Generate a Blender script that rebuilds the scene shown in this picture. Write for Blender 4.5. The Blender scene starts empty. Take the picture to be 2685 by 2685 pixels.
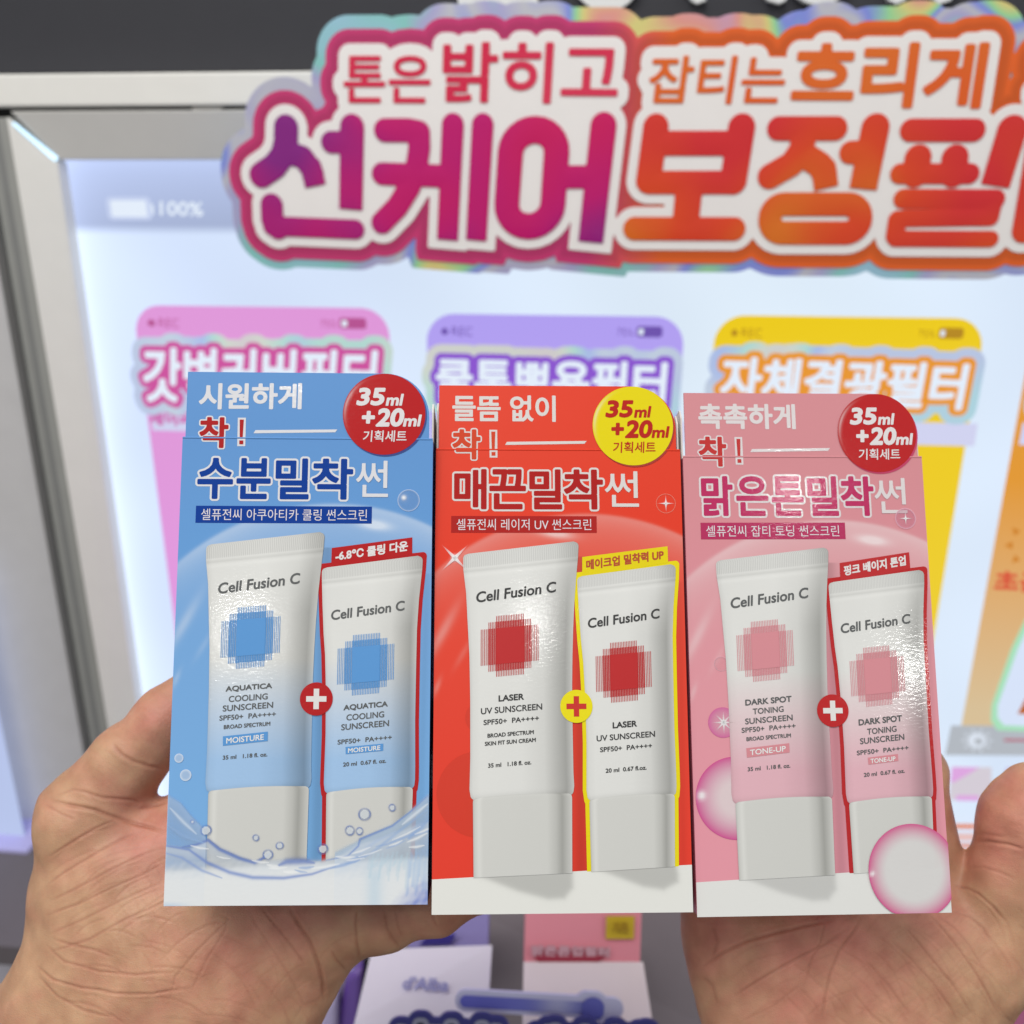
import bpy, math, random
import numpy as np
from mathutils import Matrix, Vector

random.seed(7)
rng = np.random.default_rng(11)
sc = bpy.context.scene
col = sc.collection
R_ = math.radians

# ------------------------------------------------------------------ camera
FPX, CPX = 2480.0, 1342.5            # focal length and centre of the photograph, in its pixels
PITCH = R_(19.4)
CAM = np.array([0.0, 0.0, 1.5])
cam_d = bpy.data.cameras.new('camera')
cam = bpy.data.objects.new('camera', cam_d)
col.objects.link(cam)
cam.location = CAM
cam.rotation_euler = (math.pi / 2 - PITCH, 0, 0)
cam_d.sensor_width = 36
cam_d.lens = FPX / 2685 * 36
cam_d.clip_start = 0.01
cam_d.clip_end = 50
cam_d.dof.use_dof = True
cam_d.dof.focus_distance = 0.288
cam_d.dof.aperture_fstop = 10.5
sc.camera = cam

# ------------------------------------------------------------------ light
w = bpy.data.worlds.new('World')
sc.world = w
w.use_nodes = True
w.node_tree.nodes['Background'].inputs[0].default_value = (0.93, 0.96, 1.0, 1)
w.node_tree.nodes['Background'].inputs[1].default_value = 0.30


def area(name, loc, size, power, target=(0, 0.27, 1.42), color=(1, 0.985, 0.955), sy=None):
    d = bpy.data.lights.new(name, 'AREA')
    d.shape = 'RECTANGLE'
    d.size = size
    d.size_y = sy or size
    d.energy = power
    d.color = color
    o = bpy.data.objects.new(name, d)
    col.objects.link(o)
    o.location = loc
    o.rotation_euler = (Vector(target) - Vector(loc)).to_track_quat('-Z', 'Y').to_euler()
    return o


area('overhead_soft_light', (-0.35, -0.30, 2.75), 0.9, 20.5)
area('overhead_soft_light', (1.7, -0.7, 2.75), 0.9, 9)  # added fill from the right to brighten the palm under the cartons
area('overhead_soft_light', (-1.7, -0.8, 2.75), 0.9, 5)  # added fill from the left, lifts the shaded palms
area('ceiling_strip_light', (-0.37, -1.17, 2.72), 0.09, 0.9, sy=0.03)
area('ceiling_strip_light', (0.93, -1.45, 2.72), 0.10, 0.7, sy=0.04)
area('ceiling_strip_light', (0.22, -2.15, 2.72), 0.04, 0.7, sy=0.04)
area('ceiling_strip_light', (-0.80, -2.70, 2.72), 0.10, 1.6, sy=0.05)
area('ceiling_strip_light', (1.75, -2.60, 2.72), 0.10, 1.6, sy=0.05)

sc.view_settings.view_transform = 'Standard'
sc.view_settings.look = 'None'
sc.view_settings.exposure = 0
sc.view_settings.gamma = 1
try:
    sc.view_settings.use_curve_mapping = False
except Exception:
    pass
sc.cycles.max_bounces = 8


# ------------------------------------------------------------------ helpers
def lin(c, k=1.0):
    out = []
    for v in c[:3]:
        v = v / 255.0
        v = v / 12.92 if v <= 0.04045 else ((v + 0.055) / 1.055) ** 2.4
        out.append(min(v * k, 0.95))
    return tuple(out)


def linA(a, k=1.0):
    a = np.asarray(a, float) / 255.0
    return np.clip(np.where(a <= 0.04045, a / 12.92, ((a + 0.055) / 1.055) ** 2.4) * k, 0, 0.95)


MATS = {}


def nodes(name):
    m = bpy.data.materials.new(name)
    m.use_nodes = True
    nt = m.node_tree
    b = nt.nodes['Principled BSDF']
    return m, nt, b


def add_noise_bump(nt, b, scale, strength, dist=0.0002, detail=3.0, stretch=None):
    tc = nt.nodes.new('ShaderNodeTexCoord')
    n = nt.nodes.new('ShaderNodeTexNoise')
    n.inputs['Scale'].default_value = scale
    n.inputs['Detail'].default_value = detail
    src = tc.outputs['Object']
    if stretch:
        mp = nt.nodes.new('ShaderNodeMapping')
        mp.inputs['Scale'].default_value = stretch
        nt.links.new(src, mp.inputs[0])
        src = mp.outputs[0]
    nt.links.new(src, n.inputs['Vector'])
    bp = nt.nodes.new('ShaderNodeBump')
    bp.inputs['Strength'].default_value = strength
    bp.inputs['Distance'].default_value = dist
    nt.links.new(n.outputs[0], bp.inputs['Height'])
    nt.links.new(bp.outputs[0], b.inputs['Normal'])
    if 'Coat Normal' in b.inputs:
        nt.links.new(bp.outputs[0], b.inputs['Coat Normal'])


def mat(name, rgb, rough=0.5, k=1.0, attr=None, bump=None, coat=0.0, alpha=False, metal=0.0, emit=0.0, spec=0.5, noise=0.0):
    """plain procedural material; rgb in 0-255 display values times k"""
    key = name
    if key in MATS:
        return MATS[key]
    m, nt, b = nodes(name)
    c = lin(rgb, k)
    b.inputs['Base Color'].default_value = (*c, 1)
    b.inputs['Roughness'].default_value = rough
    b.inputs['Metallic'].default_value = metal
    b.inputs['Specular IOR Level'].default_value = spec
    b.inputs['Coat Weight'].default_value = coat
    b.inputs['Coat Roughness'].default_value = 0.07
    colsock = None
    if attr:
        a = nt.nodes.new('ShaderNodeAttribute')
        a.attribute_name = attr
        colsock = a.outputs['Color']
        if alpha:
            nt.links.new(a.outputs['Alpha'], b.inputs['Alpha'])
    elif noise:
        tc = nt.nodes.new('ShaderNodeTexCoord')
        n = nt.nodes.new('ShaderNodeTexNoise')
        n.inputs['Scale'].default_value = 60
        n.inputs['Detail'].default_value = 6
        nt.links.new(tc.outputs['Object'], n.inputs['Vector'])
        r = nt.nodes.new('ShaderNodeValToRGB')
        r.color_ramp.elements[0].color = (*[v * (1 - noise) for v in c], 1)
        r.color_ramp.elements[1].color = (*[min(1, v * (1 + noise)) for v in c], 1)
        nt.links.new(n.outputs[0], r.inputs[0])
        colsock = r.outputs[0]
    if colsock:
        nt.links.new(colsock, b.inputs['Base Color'])
    if emit:
        b.inputs['Emission Strength'].default_value = emit
        if colsock:
            nt.links.new(colsock, b.inputs['Emission Color'])
        else:
            b.inputs['Emission Color'].default_value = (*c, 1)
    if bump:
        add_noise_bump(nt, b, *bump)
    MATS[key] = m
    return m


def tag(o, label=None, cat=None, group=None, kind=None):
    if label:
        o['label'] = label
    if cat:
        o['category'] = cat
    if group:
        o['group'] = group
    if kind:
        o['kind'] = kind
    return o


def empty(name, M):
    o = bpy.data.objects.new(name, None)
    o.empty_display_size = 0.02
    col.objects.link(o)
    o.matrix_world = M
    return o


def link_mesh(name, V, F, m, parent=None, M=None, smooth=False, colors=None, label=None):
    me = bpy.data.meshes.new(name)
    V = np.asarray(V, float)
    me.from_pydata([tuple(v) for v in V], [], [tuple(int(i) for i in f) for f in F])
    if colors is not None:
        ca = me.color_attributes.new('Col', 'FLOAT_COLOR', 'POINT')
        ca.data.foreach_set('color', np.asarray(colors, np.float32).reshape(-1))
    me.materials.append(m)
    if smooth:
        me.polygons.foreach_set('use_smooth', [True] * len(me.polygons))
    me.update()
    o = bpy.data.objects.new(name, me)
    col.objects.link(o)
    if parent is not None:
        o.parent = parent
    if M is not None:
        o.matrix_world = M
    if label:
        o['label'] = label
    return o


def box_vf(x0, x1, y0, y1, z0, z1):
    V = [(x0, y0, z0), (x1, y0, z0), (x1, y1, z0), (x0, y1, z0), (x0, y0, z1), (x1, y0, z1), (x1, y1, z1), (x0, y1, z1)]
    F = [(0, 3, 2, 1), (4, 5, 6, 7), (0, 1, 5, 4), (1, 2, 6, 5), (2, 3, 7, 6), (3, 0, 4, 7)]
    return V, F


def bevel(o, wd, seg=2):
    md = o.modifiers.new('bevel', 'BEVEL')
    md.width = wd
    md.segments = seg
    md.limit_method = 'ANGLE'
    return o


# ---- glyphs as outlines -> distance field -> flat shapes
GLYPH = {}


def glyph_mesh(body):
    if body in GLYPH:
        return GLYPH[body]
    c = bpy.data.curves.new('lettering', 'FONT')
    c.body = body
    c.size = 1.0
    c.resolution_u = 4
    o = bpy.data.objects.new('lettering', c)
    col.objects.link(o)
    dg = bpy.context.evaluated_depsgraph_get()
    me = o.evaluated_get(dg).to_mesh()
    V = np.array([v.co[:2] for v in me.vertices])
    T = [tuple(p.vertices) for p in me.polygons]
    o.evaluated_get(dg).to_mesh_clear()
    bpy.data.objects.remove(o)
    bpy.data.curves.remove(c)
    # merge doubles
    key = {}
    idx = []
    NV = []
    for v in V:
        k = (round(v[0], 5), round(v[1], 5))
        if k not in key:
            key[k] = len(NV)
            NV.append(v)
        idx.append(key[k])
    T = [tuple(idx[i] for i in t) for t in T]
    T = [t for t in T if len(set(t)) == len(t)]
    V = np.array(NV)
    V = V - V.min(0)
    V = V / V.max(0)
    cnt = {}
    for t in T:
        for a, b in zip(t, t[1:] + t[:1]):
            k = (min(a, b), max(a, b))
            cnt[k] = cnt.get(k, 0) + 1
    E = [k for k, n in cnt.items() if n == 1]
    GLYPH[body] = (V, T, E)
    return GLYPH[body]


def quad_map(V, TL, TR, BL):
    TL, TR, BL = map(np.array, (TL, TR, BL))
    s = V[:, :1]
    t = 1 - V[:, 1:2]
    return TL + s * (TR - TL) + t * (BL - TL)


def glyph_segs(body, TL, TR, BL):
    V, T, E = glyph_mesh(body)
    P = quad_map(V, TL, TR, BL)
    E = np.array(E)
    return np.concatenate([P[E[:, 0]], P[E[:, 1]]], 1)


class Field:
    """signed distance on a grid; negative inside"""
    def __init__(s, x0, y0, x1, y1, cell, pad):
        s.x0, s.y0, s.cell, s.pad = x0 - pad - 2 * cell, y0 - pad - 2 * cell, cell, pad
        s.nx = int((x1 + pad + 2 * cell - s.x0) / cell) + 2
        s.ny = int((y1 + pad + 2 * cell - s.y0) / cell) + 2
        s.X = s.x0 + np.arange(s.nx) * cell
        s.Y = s.y0 + np.arange(s.ny) * cell
        s.D = np.full((s.ny, s.nx), pad + 2 * cell)

    def win(s, ax, ay, bx, by, mrg):
        i0 = max(0, int((min(ax, bx) - mrg - s.x0) / s.cell))
        i1 = min(s.nx, int((max(ax, bx) + mrg - s.x0) / s.cell) + 2)
        j0 = max(0, int((min(ay, by) - mrg - s.y0) / s.cell))
        j1 = min(s.ny, int((max(ay, by) + mrg - s.y0) / s.cell) + 2)
        return i0, i1, j0, j1

    def dist(s, ax, ay, bx, by, mrg):
        i0, i1, j0, j1 = s.win(ax, ay, bx, by, mrg)
        X = s.X[None, i0:i1]
        Y = s.Y[j0:j1, None]
        dx, dy = bx - ax, by - ay
        L = dx * dx + dy * dy + 1e-12
        t = np.clip(((X - ax) * dx + (Y - ay) * dy) / L, 0, 1)
        return i0, i1, j0, j1, np.hypot(X - ax - t * dx, Y - ay - t * dy)

    def add_outline(s, segs):
        U = np.full_like(s.D, s.pad + 2 * s.cell)
        par = np.zeros((s.ny, s.nx + 1), int)
        for ax, ay, bx, by in segs:
            i0, i1, j0, j1, d = s.dist(ax, ay, bx, by, s.pad)
            if d.size:
                np.minimum(U[j0:j1, i0:i1], d, out=U[j0:j1, i0:i1])
            lo, hi = min(ay, by), max(ay, by)
            ja = int(math.ceil((lo - s.y0) / s.cell))
            jb = int(math.ceil((hi - s.y0) / s.cell))
            for j in range(max(0, ja), min(s.ny, jb)):
                y = s.Y[j]
                xi = ax + (y - ay) / (by - ay) * (bx - ax)
                k = int(math.ceil((xi - s.x0) / s.cell))
                k = min(max(k, 0), s.nx)
                par[j, k] += 1
        ins = np.cumsum(par[:, :s.nx], 1) % 2 == 1
        s.D = np.minimum(s.D, np.where(ins, -U, U))
        return s

    def add_stroke(s, pts, r):
        for (ax, ay), (bx, by) in zip(pts[:-1], pts[1:]):
            i0, i1, j0, j1, d = s.dist(ax, ay, bx, by, s.pad + r)
            np.minimum(s.D[j0:j1, i0:i1], d - r, out=s.D[j0:j1, i0:i1])
        return s

    def add_flat(s, p0, p1, r):
        """stroke rounded at p0 and cut square at p1"""
        (ax, ay), (bx, by) = p0, p1
        L = math.hypot(bx - ax, by - ay)
        ux, uy = (bx - ax) / L, (by - ay) / L
        i0, i1, j0, j1, d = s.dist(ax, ay, bx + ux * r, by + uy * r, s.pad + r)
        cut = (s.X[None, i0:i1] - bx) * ux + (s.Y[j0:j1, None] - by) * uy
        np.minimum(s.D[j0:j1, i0:i1], np.maximum(d - r, cut), out=s.D[j0:j1, i0:i1])
        return s

    def shape(s, level, merge=True):
        """polygons where D < level"""
        D = s.D - level
        D = np.where(np.abs(D) < 1e-9, 1e-9, D)
        ins = D < 0
        q = ins[:-1, :-1].astype(int) + ins[:-1, 1:] + ins[1:, 1:] + ins[1:, :-1]
        V, F, key = [], [], {}

        def vid(k, x, y):
            if k not in key:
                key[k] = len(V)
                V.append((x, y))
            return key[k]

        def corner(j, i):
            return vid((j, i), s.X[i], s.Y[j])

        def cross(j, i, j2, i2):
            a, b = D[j, i], D[j2, i2]
            t = a / (a - b)
            return vid((j, i, j2, i2), s.X[i] + t * (s.X[i2] - s.X[i]), s.Y[j] + t * (s.Y[j2] - s.Y[j]))
        for j, i in zip(*np.nonzero((q > 0) & (q < 4))):
            cs = [(j, i), (j, i + 1), (j + 1, i + 1), (j + 1, i)]
            poly = []
            for a in range(4):
                c0, c1 = cs[a], cs[(a + 1) % 4]
                if ins[c0]:
                    poly.append(corner(*c0))
                if ins[c0] != ins[c1]:
                    lo, hi = min(c0, c1), max(c0, c1)
                    poly.append(cross(*lo, *hi))
            if len(poly) >= 3:
                F.append(poly)
        full = q == 4
        if merge:
            for j in range(full.shape[0]):
                row = full[j]
                if not row.any():
                    continue
                d = np.diff(np.concatenate([[0], row.astype(int), [0]]))
                for a, b in zip(np.nonzero(d == 1)[0], np.nonzero(d == -1)[0]):
                    F.append([corner(j, a), corner(j, b), corner(j + 1, b), corner(j + 1, a)])
        else:
            for j, i in zip(*np.nonzero(full)):
                F.append([corner(j, i), corner(j, i + 1), corner(j + 1, i + 1), corner(j + 1, i)])
        return np.array(V), F


def text_field(items, cell, pad, bounds=None):
    segs = [glyph_segs(*it) for it in items]
    A = np.concatenate(segs)
    x0, y0 = min(A[:, 0].min(), A[:, 2].min()), min(A[:, 1].min(), A[:, 3].min())
    x1, y1 = max(A[:, 0].max(), A[:, 2].max()), max(A[:, 1].max(), A[:, 3].max())
    f = Field(x0, y0, x1, y1, cell, pad)
    for sg in segs:
        f.add_outline(sg)
    return f


# ================================================================== the setting behind
YAW = R_(-5.5)
PY0 = 0.74
PO = np.array([0, PY0, 1.5])
PX = np.array([math.cos(YAW), math.sin(YAW), 0])
PN = np.array([-math.sin(YAW), math.cos(YAW), 0])      # away from the camera
PM = Matrix(((PX[0], PN[0], 0, PO[0]), (PX[1], PN[1], 0, PO[1]), (0, 0, 1, PO[2]), (0, 0, 0, 1)))


def ray(px, py):
    x, y = (px - CPX) / FPX, (py - CPX) / FPX
    return np.array([x, math.cos(PITCH) - y * math.sin(PITCH), -math.sin(PITCH) - y * math.cos(PITCH)])


def pl(px, py, lift=0.0):
    """wall coordinates (right, up) of a point of the photograph on the plane `lift` metres before the lit panel"""
    d = ray(px, py)
    P0 = PO - PN * lift
    P = CAM + d * (((P0 - CAM) @ PN) / (d @ PN)) - PO
    return np.array([P @ PX, P[2]])


def plane_poly(name, pts, lift, m, parent, thick=0.0, lifts=None):
    """flat polygon (wall coordinates) standing `lift` before the panel, thickness towards the wall"""
    lifts = lifts or [lift] * len(pts)
    V = [(p[0], -l, p[1]) for p, l in zip(pts, lifts)]
    n = len(V)
    F = [list(range(n))]
    if thick:
        V += [(p[0], -l + thick, p[1]) for p, l in zip(pts, lifts)]
        F += [[i, (i + 1) % n, (i + 1) % n + n, i + n][::-1] for i in range(n)] + [list(range(n, 2 * n))[::-1]]
    return link_mesh(name, V, F, m, parent)


def rrect(x0, y0, x1, y1, r, n=8):
    pts = []
    for cx, cy, a0 in ((x1 - r, y1 - r, 0), (x0 + r, y1 - r, 90), (x0 + r, y0 + r, 180), (x1 - r, y0 + r, 270)):
        for k in range(n + 1):
            a = R_(a0 + 90 * k / n)
            pts.append((cx + r * math.cos(a), cy + r * math.sin(a)))
    return pts


def field_mesh(name, f, level, lift, m, parent, sx=1.0, thick=0.0, colorfn=None):
    V, F = f.shape(level, merge=(colorfn is None and not thick))
    V3 = np.stack([V[:, 0], np.full(len(V), -lift), V[:, 1]], 1)
    if thick:
        cnt = {}
        for p in F:
            for a, b in zip(p, p[1:] + p[:1]):
                cnt[(a, b)] = 1
        be = [(a, b) for (a, b) in cnt if (b, a) not in cnt]
        n = len(V3)
        V3 = np.concatenate([V3, V3 + [0, thick, 0]])
        F = F + [[b, a, a + n, b + n] for a, b in be]
    cols = colorfn(V) if colorfn is not None else None
    if cols is not None and thick:
        cols = np.concatenate([cols, cols])
    return link_mesh(name, V3, F, m, parent, colors=cols)


WHITE_METAL = mat('painted_steel_white', (226, 224, 218), 0.45, 1.1, noise=0.03)
GREY_METAL = mat('painted_steel_grey', (150, 150, 148), 0.5, 0.8, noise=0.05)
DARK_BOARD = mat('charcoal_laminate', (54, 54, 60), 0.7, 0.8, noise=0.06)
SLIT = mat('dark_gap', (40, 40, 38), 0.8, noise=0.1)
LETTER_WHITE = mat('white_acrylic', (232, 232, 230), 0.35, noise=0.02)

# back wall and floor keep the surroundings closed
wallm = mat('store_wall_paint', (180, 176, 180), 0.8, 0.95, noise=0.04)
V, F = box_vf(-2.2, 2.2, 0.12, 0.2, -1.5, 1.3)
o = link_mesh('back_wall', V, F, wallm, None, PM)
tag(o, kind='structure')
V, F = box_vf(-3, 3, -3, 3, -1.56, -1.501)
o = link_mesh('floor', V, F, mat('store_floor', (140, 134, 128), 0.5, 0.8, noise=0.08), None, PM)
tag(o, kind='structure')

# ---- dark header board with cut letters
hb = empty('header_board', PM)
tag(hb, 'charcoal header board above the lit display with cut off white letters', 'sign board')
yt = pl(600, 187, 0.0)[1]
V, F = box_vf(-1.1, 1.3, -0.004, 0.10, yt, yt + 0.5)
link_mesh('board', V, F, DARK_BOARD, hb)


def white_letter(pts):
    P = [pl(x, y, 0.01) for x, y in pts]
    plane_poly('letter', P[::-1], 0.010, LETTER_WHITE, hb, 0.006)


white_letter([(1195, -130), (1412, -130), (1410, 20), (1202, 24)])


def circ(cx, cy, r0, r1, a0, a1, n=26):
    o = [(cx + r1 * math.cos(R_(a0 + (a1 - a0) * k / n)), cy + r1 * math.sin(R_(a0 + (a1 - a0) * k / n))) for k in range(n + 1)]
    if r0:
        o += [(cx + r0 * math.cos(R_(a1 + (a0 - a1) * k / n)), cy + r0 * math.sin(R_(a1 + (a0 - a1) * k / n))) for k in range(n + 1)]
    return o


white_letter(circ(1590, -62, 0, 90, 0, 180) + [(1500, -130), (1680, -130)])
white_letter([(1740, -130), (1800, -130), (1852, 0), (1828, 9), (1812, 0)])
white_letter([(1960, -130), (2030, -130), (2062, 0), (2044, 9), (2012, 0)])
white_letter(circ(2148, -80, 50, 92, 10, 170))
white_letter([(2290, -130), (2330, -130), (2375, 0), (2352, 10), (2330, 0)])
white_letter([(2400, -130), (2450, 0), (2462, 11), (2495, 0), (2560, -130), (2500, -130), (2470, -60), (2450, -130)])

# ---- lit box with frame
lb = empty('light_box', PM)
tag(lb, 'backlit white display panel with pale metal frame and coloured filter cards', 'light box')

ztop_o = pl(600, 188, 0.03)[1]
ztop_i = pl(600, 276, 0.03)[1]
V, F = box_vf(-1.1, 1.4, -0.03, 0.11, ztop_i, ztop_o)
bevel(link_mesh('top_rail', V, F, WHITE_METAL, lb), 0.0015)
z2 = pl(600, 291, 0.028)[1]
V, F = box_vf(-1.1, 1.4, -0.018, 0.05, z2 - 0.002, ztop_i + 0.002)
link_mesh('rail_gap', V, F, SLIT, lb)
# little bright notches in the gap
for a, b in ((510, 585),):
    pa, pb = pl(a, 282, 0.02), pl(b, 282, 0.02)
    V, F = box_vf(pa[0], pb[0], -0.024, -0.014, z2 + 0.0004, ztop_i - 0.0004)
    link_mesh('rail_clip', V, F, WHITE_METAL, lb)

# bezel: outer edge raised, inner edge lower
LO, LI = 0.028, 0.013
OTL = pl(14, 292, LO)
ITL = pl(150, 419, LI)
OBL = pl(267, 1800, LO)
IBL = pl(342, 1800, LI)
zb = pl(1342, 2360, LO)[1]
slope = (OBL[0] - OTL[0]) / (OBL[1] - OTL[1])
OBL = np.array([OTL[0] + (OBL[0] - OTL[0]) * 0.6, zb])
IBL = np.array([ITL[0] + (IBL[0] - ITL[0]) * 0.6, zb + 0.04])
print('bezel', OTL, ITL, OBL, IBL, pl(267, 1800, LO), pl(342, 1800, LI))
xr_o = 1.0


def bezel(name, o1, o2, i2, i1, extra):
    V = [(o1[0], -LO, o1[1]), (o2[0], -LO, o2[1]), (i2[0], -LI, i2[1]), (i1[0], -LI, i1[1])]
    V += [(v[0], 0.03, v[2]) for v in V]
    F = [(0, 1, 2, 3), (0, 4, 5, 1), (1, 5, 6, 2), (2, 6, 7, 3), (3, 7, 4, 0), (4, 7, 6, 5)]
    return bevel(link_mesh(name, V, F, WHITE_METAL, lb), 0.0008)


bezel('top_bezel', (OTL[0] + 0.0035, OTL[1]), (xr_o, OTL[1]), (xr_o, ITL[1]), (ITL[0] + 0.002, ITL[1]), 0)
bezel('side_bezel', (OBL[0], OBL[1]), (OTL[0], OTL[1] - 0.0035), (ITL[0], ITL[1] - 0.002), (IBL[0], IBL[1] - 0.03), 0)
# light leaking through the mitre of the frame
leak = mat('led_leak', (190, 225, 255), 0.5, emit=1.3)
V = [(OTL[0] + 0.004, -0.0283, OTL[1] - 0.0085), (OTL[0] + 0.0055, -0.0283, OTL[1] - 0.007),
     (ITL[0] + 0.0016, -0.0136, ITL[1] + 0.0016), (ITL[0] - 0.0016, -0.0136, ITL[1] - 0.0016)]
link_mesh('mitre_gap', V, [(0, 1, 2, 3)], leak, lb)

# lit face: colour drifts slightly from the led edges
x0, x1, z0, z1 = ITL[0] - 0.01, 1.0, zb, ITL[1] + 0.004
nx, nz = 120, 90
gx = x0 + (x1 - x0) * (np.linspace(0, 1, nx) ** 1.6)
gz = np.linspace(z0, z1, nz)
XX, ZZ = np.meshgrid(gx, gz)
EX = pl(150, 500, 0)[0]
edge = np.exp(-np.abs(XX - EX) / 0.012) + 0.35 * np.exp(-np.abs(XX - EX) / 0.05) + 0.25 * np.exp(-np.abs(ZZ - pl(300, 425, 0)[1]) / 0.008)
centre = np.exp(-((XX - 0.18) / 0.32) ** 2)
base = linA([[206, 221, 255]])[0][None, None] * (1 - centre[..., None]) + linA([[222, 236, 255]])[0][None, None] * centre[..., None]
C = base * (1.0 + 0.04 * (np.sin(XX * 31 + 2 * np.sin(ZZ * 13)) * np.sin(ZZ * 23 + XX * 9))[..., None]) * (1 + 0.6 * edge[..., None])
zbar = pl(250, 612, 0)[1]
bar = ((ZZ > zbar) & (ZZ < z1 + 1)).astype(float)
C = C * (1 - bar[..., None]) + (linA([[176, 190, 226]])[0] + 0 * C) * (0.80 + 0.30 * np.clip((ZZ - zbar) / (z1 - zbar), 0, 1)[..., None] + 0.5 * edge[..., None]) * bar[..., None]
C = np.clip(C, 0, 1.3)
V = np.stack([XX, np.zeros_like(XX), ZZ], -1).reshape(-1, 3)
F = [(j * nx + i, j * nx + i + 1, (j + 1) * nx + i + 1, (j + 1) * nx + i) for j in range(nz - 1) for i in range(nx - 1)]


def emat(name, rgb=None, strength=1.0, attr=False, rough=0.35):
    if name in MATS:
        return MATS[name]
    m, nt, b = nodes(name)
    b.inputs['Base Color'].default_value = (0.02, 0.02, 0.02, 1)
    b.inputs['Roughness'].default_value = rough
    b.inputs['Specular IOR Level'].default_value = 0.2
    if attr:
        a = nt.nodes.new('ShaderNodeAttribute')
        a.attribute_name = 'Col'
        nt.links.new(a.outputs['Color'], b.inputs['Emission Color'])
        if attr == 'alpha':
            nt.links.new(a.outputs['Alpha'], b.inputs['Alpha'])
    else:
        b.inputs['Emission Color'].default_value = (*lin(rgb), 1)
    b.inputs['Emission Strength'].default_value = strength
    MATS[name] = m
    return m


lit = emat('backlit_film', attr=True)
link_mesh('lit_face', V, F, lit, lb, colors=np.concatenate([C, np.ones_like(C[..., :1])], -1).reshape(-1, 4))

glow_white = emat('backlit_white', (226, 236, 255), 1.0)
# battery icon and figures in the top bar
bt = empty('battery_icon', PM)
bt.parent = lb
bt.matrix_world = PM


def px_rect(name, x0, y0, x1, y1, lift, m, parent, r=0.2):
    a, b = pl(x0, y1, lift), pl(x1, y0, lift)
    rr = r * min(b[0] - a[0], b[1] - a[1])
    return plane_poly(name, rrect(a[0], a[1], b[0], b[1], rr), lift, m, parent)


def px_text(name, body, TLp, TRp, BLp, lift, m, parent, off=0.0, cell=0.0006):
    it = (body, pl(*TLp, lift), pl(*TRp, lift), pl(*BLp, lift))
    f = text_field([it], cell, max(off, 0) + 0.002)
    return field_mesh(name, f, off, lift, m, parent)


soft_white = emat('backlit_soft_white', (196, 208, 238), 1.0)
px_rect('battery_outline', 284, 516, 394, 577, 0.0015, soft_white, bt, 0.25)
px_rect('battery_fill', 294, 526, 382, 568, 0.0023, glow_white, bt, 0.15)
px_rect('battery_tip', 396, 535, 401, 562, 0.0015, glow_white, bt, 0.3)
px_text('battery_percentage', '100%', (420, 528), (532, 531), (420, 564), 0.0015, glow_white, bt, 0.0003)

# ---- filter cards
def grad_card(name, TLx, TRx, ytop, label, ctop, cbot, zbot, cut=None):
    a = pl(TLx, ytop, 0.003)
    b = pl(TRx, ytop + 4, 0.003)
    zt = a[1]
    x0, x1 = a[0], b[0]
    nx, nz = 40, 120
    r = 0.022
    V, Cc = [], []
    for j in range(nz):
        t = j / (nz - 1)
        z = zt - (zt - zbot) * t ** 1.4
        dz = zt - z
        ins = 0 if dz > r else r - math.sqrt(max(0, r * r - (r - dz) ** 2))
        tt = (zt - z) / (zt - zbot)
        k = np.clip((tt - 0.35) / 0.6, 0, 1)
        c = linA(ctop) * (1 - k) + linA(cbot) * k
        for i in range(nx):
            V.append((x0 + ins + (x1 - x0 - 2 * ins) * i / (nx - 1), -0.003, z))
            Cc.append((*c, 1))
    F = [(j * nx + i, (j + 1) * nx + i, (j + 1) * nx + i + 1, j * nx + i + 1) for j in range(nz - 1) for i in range(nx - 1)]
    o = link_mesh(name, V, F, lit, lb, colors=np.array(Cc), label=label)
    return o, x0, x1, zt


holo_m, nt, b = nodes('holographic_film')
tc = nt.nodes.new('ShaderNodeTexCoord')
mp = nt.nodes.new('ShaderNodeMapping')
mp.inputs['Rotation'].default_value = (0, R_(24), 0)
nz_ = nt.nodes.new('ShaderNodeTexNoise')
nz_.inputs['Scale'].default_value = 9.5
nz_.inputs['Detail'].default_value = 2.0
nz_.inputs['Distortion'].default_value = 0.4
rp = nt.nodes.new('ShaderNodeValToRGB')
stops = [(0.0, (150, 160, 235)), (0.30, (150, 210, 235)), (0.38, (120, 215, 205)), (0.44, (175, 170, 225)), (0.49, (205, 205, 215)),
         (0.53, (110, 130, 245)), (0.57, (150, 235, 150)), (0.61, (240, 225, 110)), (0.66, (250, 150, 130)), (0.72, (190, 160, 230)), (1.0, (140, 220, 230))]
els = rp.color_ramp.elements
els[0].position, els[0].color = stops[0][0], (*lin(stops[0][1]), 1)
els[1].position, els[1].color = stops[-1][0], (*lin(stops[-1][1]), 1)
for p_, c_ in stops[1:-1]:
    e = els.new(p_)
    e.color = (*lin(c_), 1)
nt.links.new(tc.outputs['Object'], mp.inputs[0])
nt.links.new(mp.outputs[0], nz_.inputs['Vector'])
nt.links.new(nz_.outputs[0], rp.inputs[0])
nt.links.new(rp.outputs[0], b.inputs['Base Color'])
for e in rp.color_ramp.elements:
    e.color = (*[0.80 * q + 0.14 for q in e.color[:3]], 1)
b.inputs['Metallic'].default_value = 0.25
b.inputs['Roughness'].default_value = 0.3
b.inputs['Coat Weight'].default_value = 0.5
holo_card = holo_m.copy()
holo_card.name = 'backlit_holographic_film'
[n for n in holo_card.node_tree.nodes if n.type == 'TEX_NOISE'][0].inputs['Scale'].default_value = 4.5
b2 = holo_card.node_tree.nodes['Principled BSDF']
r2 = [n for n in holo_card.node_tree.nodes if n.type == 'VALTORGB'][0]
holo_card.node_tree.links.new(r2.outputs[0], b2.inputs['Emission Color'])
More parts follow.
